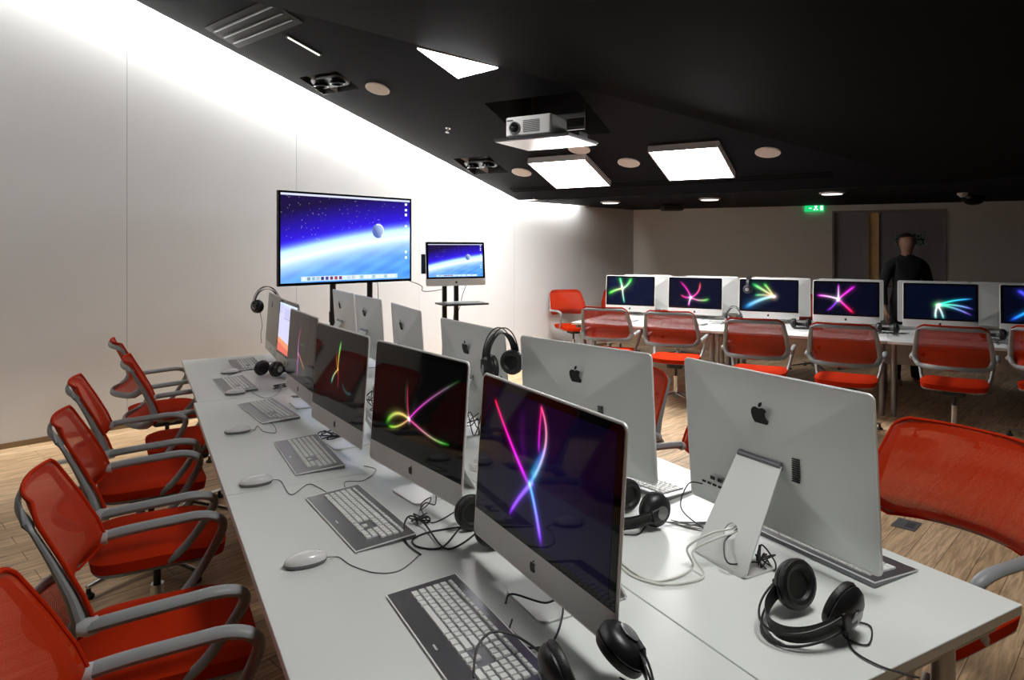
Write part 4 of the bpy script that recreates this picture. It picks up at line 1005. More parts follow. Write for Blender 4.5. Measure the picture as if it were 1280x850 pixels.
# ------------------------------------------------------------------ headphones
def phone_meshes():
    g = {}
    m = MB()
    for y in (-0.012, 0.012):
        pts = [Vector((0.093 * math.cos(a), y, 0.0 + 0.125 * math.sin(a))) for a in [PI * k / 28 for k in range(29)]]
        m.tube(pts, 0.0024, 8)
    for sx in (-1, 1): m.rbox((sx * 0.092, 0, 0.004), (0.014, 0.036, 0.034), 0.005, 3, 0.002)
    g['headband'] = m.mesh('headband', M['black'])
    m = MB(); pts = [Vector((0.083 * math.cos(a), 0, 0.012 + 0.095 * math.sin(a))) for a in [PI * (0.04 + 0.92 * k / 24) for k in range(25)]]
    m.tube(pts, [(0.0018, 0.017)] * len(pts), 10, up=None); g['strap'] = m.mesh('head_strap', M['leather'])
    R = rot('Y', PI / 2)
    m = MB(); m.lathe([(0.001, 0.026), (0.02, 0.026), (0.034, 0.022), (0.044, 0.012), (0.047, 0.0), (0.045, -0.004), (0.02, -0.005)], 28, R); g['cup'] = m.mesh('ear_cup', M['black'])
    m = MB(); m.lathe([(0.001, 0.0262), (0.018, 0.0265), (0.019, 0.030), (0.016, 0.0315), (0.001, 0.032)], 24, R); g['cap'] = m.mesh('cap', M['steel'])
    m = MB(); pr = []
    for k in range(13): a = PI * k / 12 - PI / 2; pr.append((0.034 + 0.0135 * math.cos(a) , -0.012 + -0.010 * math.sin(a)))
    prof = [(0.022, -0.004)] + [(0.046, -0.005), (0.0475, -0.012), (0.044, -0.020), (0.037, -0.023), (0.030, -0.020), (0.026, -0.012), (0.001, -0.009)]
    m.lathe(prof, 28, R); g['cushion'] = m.mesh('ear_cushion', M['leather'])
    return g
HPH = phone_meshes()
def headphones(label, loc, axes, cord=None, name='headphones', group='black studio headphones', scale=1.1, sx_=1.0, turn=(0, 0)):
    # axes: (x axis, z axis) of the headband plane in world space
    z = Vector(axes[1]).normalized(); x = Vector(axes[0]); x = (x - z * x.dot(z)).normalized(); y = z.cross(x)
    M4 = Matrix((x, y, z)).transposed().to_4x4(); M4.translation = Vector(loc); M4 = M4 @ Matrix.Scale(scale, 4) @ Matrix.Diagonal((sx_, 1, 1, 1))
    t = thing(name, label, 'headphones', M4=M4, group=group)
    obj('headband', HPH['headband'], t); obj('head_strap', HPH['strap'], t)
    for k, sx in enumerate((1, -1)):
        c = obj('ear_cup', HPH['cup'], t)
        c.matrix_local = Matrix.Translation((sx * 0.068, 0, -0.012)) @ Matrix.Rotation(turn[k], 4, 'Z') @ (Matrix.Identity(4) if sx > 0 else Matrix.Rotation(PI, 4, 'Z'))
        obj('ear_cushion', HPH['cushion'], c); obj('cap', HPH['cap'], c)
    if cord:
        inv = M4.inverted(); pts = [inv @ Vector(p) for p in cord]; obj('cord', cable_mesh(pts, 0.0018, M['rubber']), t)
    return t
Zup = Vector((0, 0, 1))
# foreground right, lying on the desk, band towards the lower left
p = dk(1018, 782); bd = (dk(935, 800) - dk(1020, 765)); bd.z = 0; bd.normalize()
pa = bd.cross(Zup)
headphones('black headphones lying on the front right desk beside the rear-facing computer', (p.x, p.y, DESK + 0.060), (pa, bd + Vector((0, 0, -0.28))),
           cord=[(p.x + .05, p.y - .02, DESK + .01), dk(1058, 800, .004), dk(1085, 808, .004), dk(1088, 785, .004), dk(1062, 782, .004), dk(1064, 812, .004), dk(1100, 835, .004), dk(1150, 850, .004)], scale=1.22, sx_=0.78, turn=(0.3, -0.4))
# foreground bottom
p = Vector((0.175, 1.33, 0)); bx = Vector((0.9, -0.42, 0))
headphones('black headphones standing on the desk under the corner of the nearest screen', (0.155, 1.290, DESK + 0.067), (Vector((0.95, -0.3, 0)), Vector((0.35, -0.9, -0.25))),
           cord=[(0.21, 1.33, DESK + .02), (0.25, 1.31, DESK + .01), (0.28, 1.28, DESK + .004), (0.32, 1.22, DESK + .004)], scale=1.2, sx_=0.85, turn=(0.9, 0.2))
p = dk(796, 650); headphones('black headphones between the nearest screen and the second rear-facing computer', (p.x, p.y, DESK + 0.052), (U.to_3d(), -V.to_3d() + Vector((0, 0, -.25))),
           cord=[(p.x + .02, p.y - .02, DESK + .01), dk(806, 658, .004), dk(812, 648, .004), dk(800, 668, .004), dk(780, 670, .004)])
p = dk(606, 672); headphones('black headphones seen as a sliver at the left edge of the nearest screen', (p.x, p.y, DESK + 0.052), (U.to_3d(), V.to_3d() + Vector((0, 0, -.25))))
p = dk(336, 470); headphones('black headphones lying in front of the pale document screen', (p.x + .02, p.y - .02, DESK + 0.055), (Vector((0.9, -.43, 0)), Vector((.5, .85, -.2))),
           cord=[(p.x - .05, p.y, DESK + .02), dk(315, 457, .004), dk(300, 465, .004), dk(285, 470, .004)], turn=(0, 0.4))
# hanging over the corner of computers
p = Vector((-0.045, 2.83, 1.128)); headphones('black headphones hung over the corner of a rear-facing computer', p, (Vector((0.62, 0.78, 0)), Vector((-0.04, 0, 1))), scale=1.12, turn=(0.2, -0.5),
           cord=[p + Vector((0, 0, -.06)), p + Vector((.02, 0, -.2)), p + Vector((0.0, -.03, -.30)), D(0.0, 1.0, DESK + .01)], group=None)
p = D(2.98, 0.60, DESK + 0.425); headphones('silver banded headphones hung over the switched off computer by the wall', p, (V.to_3d() * 0.9 + U.to_3d() * 0.2, Zup),
           cord=[p + Vector((-.05, 0, -.06)), p + Vector((-.03, -.01, -.16)), p + Vector((-.04, -.01, -.22)), p + Vector((-.04, 0, -.30))], turn=(-0.5, 0.5))
q_ = FR(-1.16, -0.25); headphones('headphones standing between the magenta star and teal fan monitors', (q_.x, q_.y, DESK + .06), (N_.to_3d() * .6 + P_.to_3d() * .6, Zup), group='headphones of the far row')
q_ = FR(-1.03, -0.05, DESK + 0.40); headphones('headphones hung over the left corner of the teal fan monitor', q_, (N_.to_3d(), Zup), group='headphones of the far row')
q_ = FR(-0.43, -0.38); headphones('headphones lying left of the pink and red star monitor', (q_.x, q_.y, DESK + .052), (P_.to_3d(), N_.to_3d() + Vector((0, 0, -.2))), group='headphones of the far row')
q_ = FR(0.38, -0.40); headphones('headphones lying left of the green and violet ray monitor', (q_.x, q_.y, DESK + .052), (P_.to_3d(), N_.to_3d() + Vector((0, 0, -.2))), group='headphones of the far row')
q_ = FR(1.25, -0.45); headphones('headphones lying left of the rightmost far monitor', (q_.x, q_.y, DESK + .052), (P_.to_3d(), N_.to_3d() + Vector((0, 0, -.2))), group='headphones of the far row')
# papers and cables of the far row
for k, (p, n, r, lb) in enumerate(((-2.62, -0.88, 0.3, 'loose white sheet at the left end of the far row'), (-1.95, -0.90, -0.2, 'loose white sheet between the first two far keyboards'), (-1.18, -0.88, 0.5, 'loose white sheet before the teal fan monitor'),
                                   (-0.42, -0.9, -0.4, 'loose white sheet before the pink and red star monitor'), (0.30, -0.92, 0.2, 'loose white sheet at the seam of the far desks'), (1.2, -0.88, -0.1, 'loose white sheet near the right end of the far row'))):
    q_ = FR(p, n, DESK + 0.001); m = MB(); m.box((0, 0, 0.0004), (0.21, 0.297, 0.0008)); o = obj('paper_sheet', m.mesh('paper_sheet', M['paper'], False)); o.location = q_; o.rotation_euler = (0, 0, RZ_F + r); tag(o, lb, 'paper', 'papers on the far row')
for k, (p, n, lb) in enumerate(((-2.0, -0.35, 'tangled lead right of the green swirl monitor'), (-1.25, -0.42, 'tangled lead right of the magenta star monitor'), (-0.35, -0.5, 'tangled lead right of the teal fan monitor'), (0.45, -0.55, 'tangled lead right of the pink and red star monitor'), (1.3, -0.7, 'tangled lead near the right end of the far row'))):
    rs = random.Random(40 + k); c = FR(p, n); pts = [Vector((c.x + rs.uniform(-.16, .16), c.y + rs.uniform(-.12, .12), DESK + .004 + rs.uniform(0, .03))) for _ in range(12)]
    cable('cable_bundle', lb, 'cable', pts, 0.003, 'rubber', 'leads on the far row', n=6)

# ------------------------------------------------------------------ chairs
def back_pt(r, c):
    # r 0 top .. 1 bottom bar, c -1..1
    tab = [(0.0, .968, .235, .305, .345), (.15, .925, .250, .285, .325), (.4, .835, .268, .235, .280), (.62, .745, .280, .190, .240), (.78, .685, .285, .168, .228), (.88, .650, .272, .185, .262), (1.0, .612, .235, .235, .345)]
    for i in range(len(tab) - 1):
        if tab[i][0] <= r <= tab[i + 1][0]:
            f = (r - tab[i][0]) / (tab[i + 1][0] - tab[i][0]); z, hw, ys, yc = [tab[i][k] * (1 - f) + tab[i + 1][k] * f for k in (1, 2, 3, 4)]; break
    e = 0.0
    if r < 0.16: hw *= 1 - 0.17 * ((0.16 - r) / 0.16) ** 2.6 
    return Vector((hw * c, yc + (ys - yc) * abs(c) ** 2.2, z))
def chair_meshes():
    g = {}
    # woven back
    nr, nc = 26, 22; vs = []; uv = []
    for i in range(nr + 1):
        for j in range(nc + 1):
            r = i / nr; c = -1 + 2 * j / nc; p = back_pt(r, c); vs.append(tuple(p)); uv.append((p.x, r * 0.40))
    fs = [(i * (nc + 1) + j, i * (nc + 1) + j + 1, (i + 1) * (nc + 1) + j + 1, (i + 1) * (nc + 1) + j) for i in range(nr) for j in range(nc)]
    me = bpy.data.meshes.new('mesh_back'); me.from_pydata(vs, [], fs); l = me.uv_layers.new(name='UVMap')
    for lp in me.loops: l.data[lp.index].uv = uv[lp.vertex_index]
    for p in me.polygons: p.use_smooth = True
    me.materials.append(M['mesh']); g['back'] = me
    bl = [back_pt(0, c) for c in np.linspace(-1, 1, 17)] + [back_pt(r, 1) for r in np.linspace(.04, .96, 20)] + [back_pt(1, c) for c in np.linspace(1, -1, 17)] + [back_pt(r, -1) for r in np.linspace(.96, .04, 20)]
    m = MB(); m.tube(bl, 0.0055, 8, closed=True); g['piping'] = m.mesh('piping', M['seat'])
    # frame around it: side uprights widening to the pivots, top rail, rear bottom bar
    off = Vector((0, 0.019, 0))
    loop = []; rad = []
    for c in np.linspace(-0.82, 0.82, 15): loop.append(back_pt(0.09, c) + off); rad.append((0.0145, 0.007))
    for r in np.linspace(0.14, 0.95, 24):
        f9 = min(1, max(0, r / 0.78)); loop.append(back_pt(r, 0.955) + Vector((0, 0.017 + 0.009 * f9 ** 2, 0))); rad.append((0.007 + 0.012 * f9 ** 2, 0.014 + 0.007 * f9))
    for c in np.linspace(0.84, -0.84, 15): loop.append(back_pt(0.965, c) + off); rad.append((0.020, 0.009))
    for r in np.linspace(0.95, 0.14, 24):
        f9 = min(1, max(0, r / 0.78)); loop.append(back_pt(r, -0.955) + Vector((0, 0.017 + 0.009 * f9 ** 2, 0))); rad.append((0.007 + 0.012 * f9 ** 2, 0.014 + 0.007 * f9))
    n = len(loop); m = MB(); rings = []
    for i in range(n):
        p = loop[i]; t = (loop[(i + 1) % n] - loop[i - 1]).normalized()
        out = Vector((p.x, 0, p.z - 0.79)); 
        nb_ = Vector((0, 1, 0.25)) if abs(t.x) > 0.7 else Vector((0, 1, 0.15)); nb_ = (nb_ - t * nb_.dot(t)).normalized(); bb = t.cross(nb_)
        a_, b_ = rad[i]
        if abs(t.x) > 0.7: A, B = b_, a_      # rails: tall bars
        else: A, B = a_, b_
        # uprights are deep seen from the side
        rings.append([p + nb_ * (A * math.cos(2 * PI * k / 10)) + bb * (B * math.sin(2 * PI * k / 10)) for k in range(10)])
    vs = [q for r_ in rings for q in r_]; fs = [(i * 10 + k, i * 10 + (k + 1) % 10, ((i + 1) % n) * 10 + (k + 1) % 10, ((i + 1) % n) * 10 + k) for i in range(n) for k in range(10)]
    m.add(vs, fs); g['frame'] = m.mesh('back_frame', M['chair_grey'])
    # arms
    for s in (-1, 1):
        pts = crom([(s * .293, .180, .675), (s * .296, .10, .682), (s * .296, -.03, .688), (s * .294, -.11, .690), (s * .286, -.165, .675), (s * .278, -.180, .645), (s * .266, -.150, .585), (s * .250, -.09, .50), (s * .225, -.03, .440), (s * .16, .0, .408), (s * .05, .0, .402)], 6)
        rd = []
        for i, p in enumerate(pts):
            f = i / (len(pts) - 1); w = 0.021 - 0.007 * min(1, max(0, (f - 0.35) / 0.3)); rd.append((0.016 - 0.002 * f, w))
        m = MB(); m.tube(pts, rd, 12, up=None); g['arm%d' % s] = m.mesh('armrest', M['chair_grey'])
        m = MB(); m.tube([(s * .288, .160, .674), (s * .291, .185, .674), (s * .291, .205, .673)], [0.021, 0.022, 0.015], 12); g['piv%d' % s] = m.mesh('pivot_cap', M['cap'])
    # seat cushion
    m = MB(); nx, ny = 18, 18; top = []; hw, hd = .245, .235
    def rr(u, v): # squircle
        a = max(abs(u), abs(v)); 
        if a == 0: return (0, 0)
        n4 = (abs(u) ** 5 + abs(v) ** 5) ** .2; return (u * a / n4, v * a / n4)
    for z_, in_ in ((0, 0),):
        for i in range(ny + 1):
            for j in range(nx + 1):
                u = -1 + 2 * j / nx; v = -1 + 2 * i / ny; uu, vv = rr(u, v); e = max(abs(u), abs(v))
                h = .492 - .030 * e ** 6 - .010 * (1 - uu * uu) * (1 - vv * vv) - (0.030 * max(0, -vv - .35) ** 1.6) + 0.012 * uu * uu
                top.append((uu * hw, vv * hd - .005, h))
    fs = [(i * (nx + 1) + j, i * (nx + 1) + j + 1, (i + 1) * (nx + 1) + j + 1, (i + 1) * (nx + 1) + j) for i in range(ny) for j in range(nx)]
    o_ = len(top); bot = [(x * .97, (y + .005) * .97 - .005, z - .040 if 1 else z) for x, y, z in top]
    fs += [tuple(reversed([k + o_ for k in f])) for f in fs]
    bd = [j for j in range(nx + 1)] + [(i) * (nx + 1) + nx for i in range(1, ny + 1)] + [ny * (nx + 1) + j for j in range(nx - 1, -1, -1)] + [i * (nx + 1) for i in range(ny - 1, 0, -1)]
    for i in range(len(bd)): a, b = bd[i], bd[(i + 1) % len(bd)]; fs.append((b, a, a + o_, b + o_))
    m.add(top + bot, fs); g['seat'] = m.mesh('seat', M['seat'])
    m = MB(); m.rbox((0, -.005, .428), (.46, .44, .022), .08, 6, .006); g['pan'] = m.mesh('seat_pan', M['chair_grey'])
    m = MB(); m.rbox((0, 0, .385), (.16, .20, .06), .03, 4, .01); m.tube([(0, 0, .26), (0, 0, .37)], .014, 14); g['mech'] = m.mesh('tilt_mechanism', M['chair_dark'])
    m = MB(); m.tube([(0, 0, .08), (0, 0, .27)], .025, 16); m.tube([(0, 0, .27), (0, 0, .375)], .013, 12); g['post'] = m.mesh('pedestal', M['chrome'])
    m = MB(); m.lathe([(.03, .045), (.045, .06), (.04, .095), (.028, .105)], 20)
    g['hub'] = m.mesh('hub', M['chair_grey'])
    m = MB(); m.tube([(0.03, 0, .088), (.14, 0, .074), (.25, 0, .058), (.325, 0, .050)], [(.016, .026), (.013, .022), (.010, .018), (.008, .015)], 10, up=(0, 0, 1)); g['baseleg'] = m.mesh('base_leg', M['chrome'])
    m = MB(); m.lathe([(.012, 0.0), (.024, 0.001), (.026, .012), (.012, .024), (.008, .046)], 14); g['glide'] = m.mesh('glide', M['chair_dark'])
    return g
CH = chair_meshes()
def chair(label, loc, rz, group, spin=0.6):
    t = thing('office_chair', label, 'chair', (loc[0], loc[1], 0), rz, group)
    mb_ = obj('mesh_back', CH['back'], t); obj('piping', CH['piping'], mb_); obj('back_frame', CH['frame'], t)
    for s in (-1, 1):
        a = obj('armrest', CH['arm%d' % s], t); obj('pivot_cap', CH['piv%d' % s], a)
    obj('seat', CH['seat'], t); obj('seat_pan', CH['pan'], t); obj('tilt_mechanism', CH['mech'], t); obj('pedestal', CH['post'], t)
    hb = obj('hub', CH['hub'], t)
    for k in range(4):
        l = obj('base_leg', CH['baseleg'], t); l.rotation_euler = (0, 0, spin + k * PI / 2)
        gg = obj('glide', CH['glide'], l); gg.location = (.318, 0, 0)
    return t
gl1 = 'red chairs along the left side of the desks'
for (u, v, dr, sp, lb) in ((-1.10, -0.20, -2, .5, 'red mesh chair in the bottom left corner, cut by the picture edge'),
                           (-0.30, -0.19, 0, .8, 'red mesh chair second from the viewer, back frame fully in view'),
                           (0.50, -0.20, 1, .2, 'red mesh chair third from the viewer on the left side'),
                           (1.30, -0.21, 2, .6, 'red mesh chair fourth from the viewer on the left side'),
                           (1.93, 0.00, 2, .9, 'red mesh chair second from the wall on the left side'),
                           (2.86, -0.09, 8, .3, 'red mesh chair closest to the white wall on the left side')):
    p = D(u, v, 0); chair(lb, p, RZ_R + math.radians(dr), gl1, sp)
gr1 = 'red chairs along the right side of the desks'
for (u, v, dr, sp, lb) in ((-1.23, 1.95, 0, .4, 'large red mesh chair at the right edge of the picture'), (-0.42, 1.80, 0, .7, 'red chair hidden behind the large rear-facing computer'),
                           (0.33, 1.78, 0, .2, 'red chair peeking out right of the second rear-facing computer'), (1.08, 1.80, 0, .9, 'red chair showing a narrow red edge left of the second rear-facing computer'),
                           (1.78, 1.62, -6, .5, 'red chair whose top shows between two rear-facing computers')):
    p = D(u, v, 0); chair(lb, p, RZ_L + math.radians(dr), gr1, sp)
gf1 = 'red chairs in front of the far row'
for (px, z, dr, sp, lb) in ((765, 7.55, 6, .5, 'far row red chair in front of the green swirl monitor'), (845, 7.10, 4, .9, 'far row red chair in front of the magenta star monitor'), (949, 6.35, 2, .4, 'far row red chair in front of the teal fan monitor'),
                            (1058, 5.95, -2, .7, 'far row red chair in front of the pink and red star monitor'), (1193, 5.75, -6, .55, 'far row red chair in front of the green and violet ray monitor'), (1322, 5.60, -20, .2, 'far row red chair cut by the right picture edge')):
    chair(lb, ((px - CX) / F * z, z), RZ_F + PI + math.radians(dr), gf1, sp)
gf2 = 'red chairs beyond the far row'
for (x, z, rz, lb) in ((0.90, 9.95, 20, 'dull red chair standing alone in the corner by the left wall'), (1.62, 10.2, -10, 'dull red chair partly behind the green swirl monitor'), (2.42, 9.9, -25, 'dull red chair seen between the green swirl and magenta star monitors'),
                       (3.98, 8.95, -25, 'dull red chair seen between the teal fan and pink star monitors')):
    chair(lb, (x, z), math.radians(rz), gf2, 0.4)

# ------------------------------------------------------------------ television and monitor trolley
TVH = 0.84; zl = F * TVH / 121; zr = F * TVH / 102.3
A = Vector(((348 - CX) / F * zl, zl)); B = Vector(((514 - CX) / F * zr, zr)); tvc = (A + B) / 2; tvd = (B - A); TVW = tvd.length; tva = math.atan2(tvd.y, tvd.x)
tvz = 1.6 - (358.4 - 310) * zl / F + TVH / 2
tv = thing('television', 'large flat television showing a planet seen from space', 'television', (tvc.x, tvc.y, tvz), tva)
m = MB(); m.box((0, 0.018, 0), (TVW, 0.03, TVH)); m.box((0, 0.045, -0.08), (TVW * .7, 0.03, TVH * .6)); obj('housing', m.mesh('housing', M['black'], False), tv)
m = MB(); b_ = 0.018
for c, s in (((0, 0, TVH / 2 - b_ / 2), (TVW, .008, b_)), ((0, 0, -TVH / 2 + b_ * .7), (TVW, .008, b_ * 1.4)), ((-TVW / 2 + b_ / 2, 0, 0), (b_, .008, TVH)), ((TVW / 2 - b_ / 2, 0, 0), (b_, .008, TVH))): m.box(c, s)
obj('bezel', m.mesh('bezel', M['black_glass'], False), tv)
dsp = obj('display', display_mesh('display', earth(), TVW - 2 * b_, TVH - 2.4 * b_, 420, 240), tv); dsp.location = (0, 0.001, 0.003)
st = thing('television_stand', 'black twin-post floor stand holding the large television', 'stand', (tvc.x, tvc.y, 0), tva)
for sx in (-0.12, 0.30):
    m = MB(); m.tube([(sx - 0.0, 0.11, 0.06), (sx, 0.11, tvz)], 0.028, 14); m.tube([(sx, 0.11, 0.9), (sx, 0.11, 1.0)], 0.036, 14); obj('post', m.mesh('post', M['black']), st)
    m = MB(); m.box((sx, 0.08, 0.04), (0.06, 0.7, 0.04)); f_ = obj('foot', m.mesh('foot', M['black'], False), st)
m = MB(); m.box((0.09, 0.07, tvz), (0.6, 0.03, 0.3)); obj('mounting_plate', m.mesh('mounting_plate', M['black'], False), st)
m = MB(); m.box((0.09, 0.11, 0.12), (0.48, 0.05, 0.06)); obj('crossbar', m.mesh('crossbar', M['black'], False), st)

mz = 7.0; mc = Vector(((570 - CX) / F * mz, mz)); mrz = math.radians(26)
mh = 1.6 - 47 * mz / F
imz = mh - PB
computer('silver all-in-one mounted on the trolley, showing a planet from space', (mc.x, mc.y, imz), mrz, fn=earth(), stand=False, res=(220, 124))
tr = thing('monitor_trolley', 'black two-post trolley with keyboard shelf carrying the smaller screen', 'stand', (mc.x, mc.y, 0), mrz)
for sx in (-0.085, 0.045):
    m = MB(); m.rbox((sx, 0.11, (imz + 0.40) / 2 + .02), (0.045, 0.045, imz + 0.36), 0.01, 3, .002); obj('post', m.mesh('post', M['black']), tr)
m = MB(); m.box((-0.02, 0.075, imz + 0.30), (0.34, 0.03, 0.22)); m.rbox((-0.30, 0.07, imz + .28), (0.10, 0.05, 0.20), .02, 3, .004); obj('mounting_bracket', m.mesh('mounting_bracket', M['black'], False), tr)
sh = 1.6 - 69 * mz / F
m = MB(); m.rbox((0.04, -0.06, sh), (0.48, 0.32, 0.018), .02, 4, .003); obj('shelf', m.mesh('shelf', M['black']), tr)
m = MB(); m.rbox((-0.02, 0.11, 0.06), (0.62, 0.5, 0.05), .04, 4, .006); obj('base', m.mesh('base', M['black']), tr)
for (sx, sy) in ((-.28, -.1), (.24, -.1), (-.28, .32), (.24, .32)):
    m = MB(); m.tube([(sx - .012, sy, .02), (sx + .012, sy, .02)], .02, 14); obj('caster', m.mesh('caster', M['black']), tr)
R_t = Matrix.Rotation(mrz, 4, 'Z')
q_ = Vector((mc.x, mc.y, 0)) + R_t @ Vector((0.03, -0.09, sh + .0095)); keyboard('white keyboard lying on the trolley shelf', q_, mrz, False, None, 0.75)
pt = lambda x, y, z: Vector((mc.x, mc.y, 0)) + R_t @ Vector((x, y, z))
cable('video_cable', 'black cable sagging from the television to the trolley', 'cable', [Vector((B.x - .08, B.y - 0.0, tvz - TVH / 2 + .02)), Vector((B.x + .1, B.y, tvz - TVH / 2 - .05)), (Vector((B.x, B.y, 0)) + pt(-.2, .1, 0)) / 2 + Vector((0, 0, imz + .0)), pt(-.2, .12, imz + .0), pt(-.05, .14, imz + .02)], 0.004, 'rubber')
cable('power_cable', 'thin black lead hanging below the trolley screen', 'cable', [pt(.14, .05, imz + .07), pt(.10, .07, imz - .05), pt(.06, .07, imz - .2), pt(0.02, .1, sh - .1), pt(.0, .1, sh - .35)], 0.003, 'rubber')
cable('power_cable', 'thin black lead hanging straight down below the television', 'cable', [Vector((tvc.x, tvc.y, tvz - TVH / 2)) + Matrix.Rotation(tva, 3, 'Z') @ Vector((.34, .04, .03)), Vector((tvc.x, tvc.y, tvz - TVH / 2)) + Matrix.Rotation(tva, 3, 'Z') @ Vector((.35, .04, -.25)), Vector((tvc.x, tvc.y, 0.3)) + Matrix.Rotation(tva, 3, 'Z') @ Vector((.33, .06, 0))], 0.003, 'rubber')

# wall sockets and cable tray under the far row
t = thing('cable_tray', 'white cable channel with sockets under the far row', 'cable tray', tuple(FR(-0.41, -0.30, 0)), RZ_F)
m = MB(); m.box((0, 0, 0.52), (4.6, 0.04, 0.20)); obj('channel', m.mesh('channel', M['desk_edge'], False), t)
for x in (-1.55, -0.8, 0.15, 1.1):
    m = MB(); m.box((x, -0.024, 0.54), (0.08, 0.008, 0.08)); s_ = obj('socket', m.mesh('socket', M['white'], False), t)
    m = MB(); m.lathe([(0.022, 0), (0.022, 0.003)], 16, rot('X', PI / 2)); ss = obj('outlet', m.mesh('outlet', M['black']), s_); ss.location = (x, -0.029, 0.54)
for x in (-2.2, 0.0, 2.2):
    m = MB(); m.box((x, 0.0, 0.675), (0.03, 0.02, 0.12)); obj('bracket', m.mesh('bracket', M['steel'], False), t)

# ------------------------------------------------------------------ person by the door
def person():
    z = 8.0; x = (1133 - CX) / F * z
    t = thing('person', 'person in a black top standing in the dark doorway, looking left', 'person', (x, z, 0), math.radians(-8))
    verts = []; edges = []; rad = []
    def chain(pts, start=None):
        last = start
        for (p, r) in pts:
            verts.append(p); rad.append(r); i = len(verts) - 1
            if last is not None: edges.append((last, i))
            last = i
        return last
    pelvis = chain([((0, 0, .98), (.15, .11))])
    ch_ = chain([((0, 0.0, 1.12), (.135, .10)), ((0, 0, 1.28), (.155, .11)), ((0, 0.01, 1.42), (.15, .10))], pelvis)
    nk = chain([((0, 0.0, 1.505), (.060, .060)), ((0, -.01, 1.56), (.055, .058)), ((0, -.02, 1.62), (.084, .092)), ((0, -.015, 1.69), (.098, .112)), ((0, -.01, 1.745), (.078, .092))], ch_)
    for s in (-1, 1):
        sh_ = chain([((s * .12, 0, 1.43), (.06, .06)), ((s * .185, 0, 1.39), (.055, .055)), ((s * .225, .01, 1.26), (.048, .048)), ((s * .265, .01, 1.12), (.042, .042)), ((s * .270, -.05, .98), (.034, .034)), ((s * .268, -.09, .88), (.026, .028)), ((s * .266, -.105, .83), (.022, .038))], ch_)
        for k, (dy, L, rr_) in enumerate(((-.028, .075, .0085), (-.010, .085, .009), (.010, .080, .0085), (.028, .062, .0075))):
            chain([((s * .264, -.105 + dy, .80), (.010, .010)), ((s * .262, -.110 + dy, .80 - L * .5), (rr_, rr_)), ((s * .250, -.112 + dy, .80 - L), (rr_ * .85, rr_ * .85))], sh_)
        chain([((s * .250, -.140, .825), (.011, .011)), ((s * .238, -.155, .785), (.009, .009))], sh_)
        chain([((s * .09, 0, .90), (.095, .10)), ((s * .10, 0, .70), (.075, .08)), ((s * .105, -.01, .50), (.055, .06)), ((s * .105, .02, .30), (.05, .055)), ((s * .105, .02, .09), (.036, .04)), ((s * .11, -.04, .04), (.04, .035)), ((s * .115, -.15, .03), (.038, .026))], pelvis)
    me = bpy.data.meshes.new('body'); me.from_pydata(verts, edges, []); o = bpy.data.objects.new('body', me); col.objects.link(o); o.parent = t
    sk_ = o.modifiers.new('skin', 'SKIN'); o.modifiers.new('sub', 'SUBSURF').render_levels = 2; o.modifiers['sub'].levels = 2
    for i, r_ in enumerate(rad): me.skin_vertices[0].data[i].radius = r_; 
    me.skin_vertices[0].data[0].use_root = True
    dg_ = bpy.context.evaluated_depsgraph_get(); ev = o.evaluated_get(dg_); m2 = bpy.data.meshes.new_from_object(ev)
    bpy.data.objects.remove(o)
    m2.name = 'body'; m2.materials.clear(); m2.materials.append(M['skin'])
    # face relief: eyes, nose, mouth, ears pressed into the head surface
    for v in m2.vertices:
        x_, y_, z_ = v.co
        if z_ > 1.58 and y_ < -.05:
            v.co.y -= 0.022 * math.exp(-((x_ / .012) ** 2 + ((z_ - 1.662) / .022) ** 2))
            for s in (-1, 1): v.co.y += 0.010 * math.exp(-(((x_ - s * .03) / .014) ** 2 + ((z_ - 1.690) / .010) ** 2))
            v.co.y -= 0.005 * math.exp(-((x_ / .02) ** 2 + ((z_ - 1.628) / .008) ** 2))
    for p in m2.polygons: p.use_smooth = True
    b = obj('body', m2, t)
    # clothing: same surface pushed outwards, clipped at neckline, cuffs and waist
    def cloth(name, keep, off, mat):
        bm = bmesh.new(); bm.from_mesh(m2); bm.normal_update()
        for v in bm.verts: v.co += v.normal * off
        bmesh.ops.delete(bm, geom=[v for v in bm.verts if not keep(v.co)], context='VERTS')
        c = bpy.data.meshes.new(name); bm.to_mesh(c); bm.free(); c.materials.clear(); c.materials.append(mat); return obj(name, c, t)
    cloth('shirt', lambda c: .93 < c.z < 1.525 and not (abs(c.x) > .2 and c.z < 0.90), .012, M['cloth'])
    cloth('trousers', lambda c: .07 < c.z < 1.0 and abs(c.x) < .215, .008, M['cloth'])
    hm = MB(); hv = []; n, k = 12, 24
    for i in range(n + 1):
        ph = i / n * PI * 0.62
        for j in range(k):
            a = 2 * PI * j / k; low = 1.0 if math.sin(a) > -0.2 else 0.55
            pp = ph * low
            hv.append((.094 * math.sin(pp) * math.cos(a), .0 + .110 * math.sin(pp) * math.sin(a), 1.672 + .105 * math.cos(pp)))
    hm.add(hv, [(i * k + j, i * k + (j + 1) % k, (i + 1) * k + (j + 1) % k, (i + 1) * k + j) for i in range(n) for j in range(k)]); obj('hair', hm.mesh('hair', M['hair']), t)
    for s in (-1, 1):
        e_ = MB(); e_.lathe([(.002, -.006), (.014, -.004), (.017, .002), (.010, .006), (.002, .004)], 12, rot('Y', PI / 2 * s)); eo = obj('ear', e_.mesh('ear', M['skin']), t); eo.location = (s * .080, .005, 1.675); eo.scale = (1, .8, 1.5)
    return t
person()

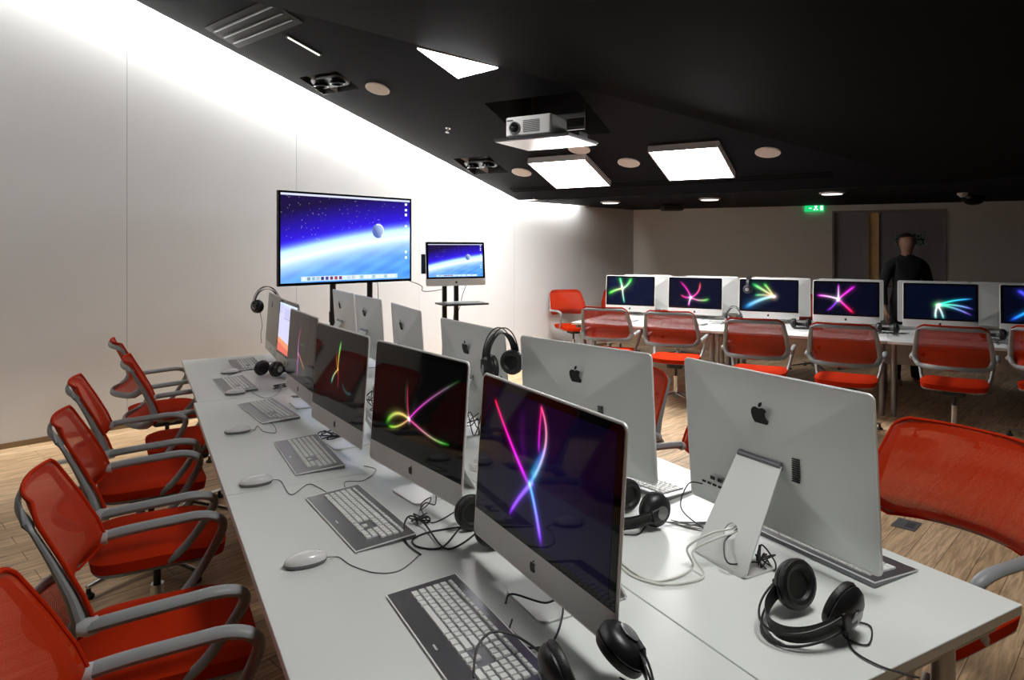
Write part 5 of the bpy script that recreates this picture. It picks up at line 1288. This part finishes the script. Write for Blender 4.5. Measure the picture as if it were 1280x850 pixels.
# ------------------------------------------------------------------ lamps hidden in the cove, along the left wall
def area(name, a, b, width, energy, color, down):
    ld = bpy.data.lights.new(name, 'AREA'); ld.shape = 'RECTANGLE'; L = (b - a).length; ld.size = L; ld.size_y = width; ld.energy = energy; ld.color = color
    o = bpy.data.objects.new(name, ld); col.objects.link(o)
    x = (b - a).normalized(); z = -Vector(down).normalized(); z = (z - x * z.dot(x)).normalized(); y = z.cross(x)
    m = Matrix((x, y, z)).transposed().to_4x4(); m.translation = (a + b) / 2; o.matrix_world = m
    tag(o, 'light strip hidden in the slot between ceiling and left wall', 'light strip', 'cove light strips'); return o
def cove_light(ta, tb, hf, e):
    a2 = W(ta, 0.095); b2 = W(tb, 0.095)
    a = Vector((a2.x, a2.y, hf(W(ta, GAP)) + 0.10)); b = Vector((b2.x, b2.y, hf(W(tb, GAP)) + 0.10))
    dn = -WN.to_3d() * 0.25 + Vector((0, 0, -1)); area('cove_light', a, b, 0.04, e, (1.0, 0.98, 0.95), dn)
cove_light(-1.4, -0.05, hP2, 32); cove_light(0.0, 2.9, hP1, 75); cove_light(2.9, 5.8, hP1, 65); cove_light(5.85, 7.3, lambda q: H0, 12)

w = bpy.data.worlds.new('World'); scene.world = w; w.use_nodes = True
w.node_tree.nodes['Background'].inputs[0].default_value = (0.05, 0.05, 0.055, 1); w.node_tree.nodes['Background'].inputs[1].default_value = 0.3

# ------------------------------------------------------------------ camera
cam = bpy.data.cameras.new('camera'); co = bpy.data.objects.new('camera', cam); col.objects.link(co)
cam.sensor_width = 36; cam.lens = 36 * F / 1280; cam.shift_y = -(425 - HY) / 1280; cam.clip_start = 0.05
co.location = (0, 0, EYE); co.rotation_euler = (PI / 2, 0, 0); scene.camera = co
vs_ = scene.view_settings; vs_.view_transform = 'Standard'; vs_.look = 'None'; vs_.gamma = 1; vs_.exposure = 0.33; vs_.use_curve_mapping = False
scene.cycles.max_bounces = 8; scene.cycles.transparent_max_bounces = 12; scene.cycles.sample_clamp_indirect = 4
scene.cycles.use_denoising = True
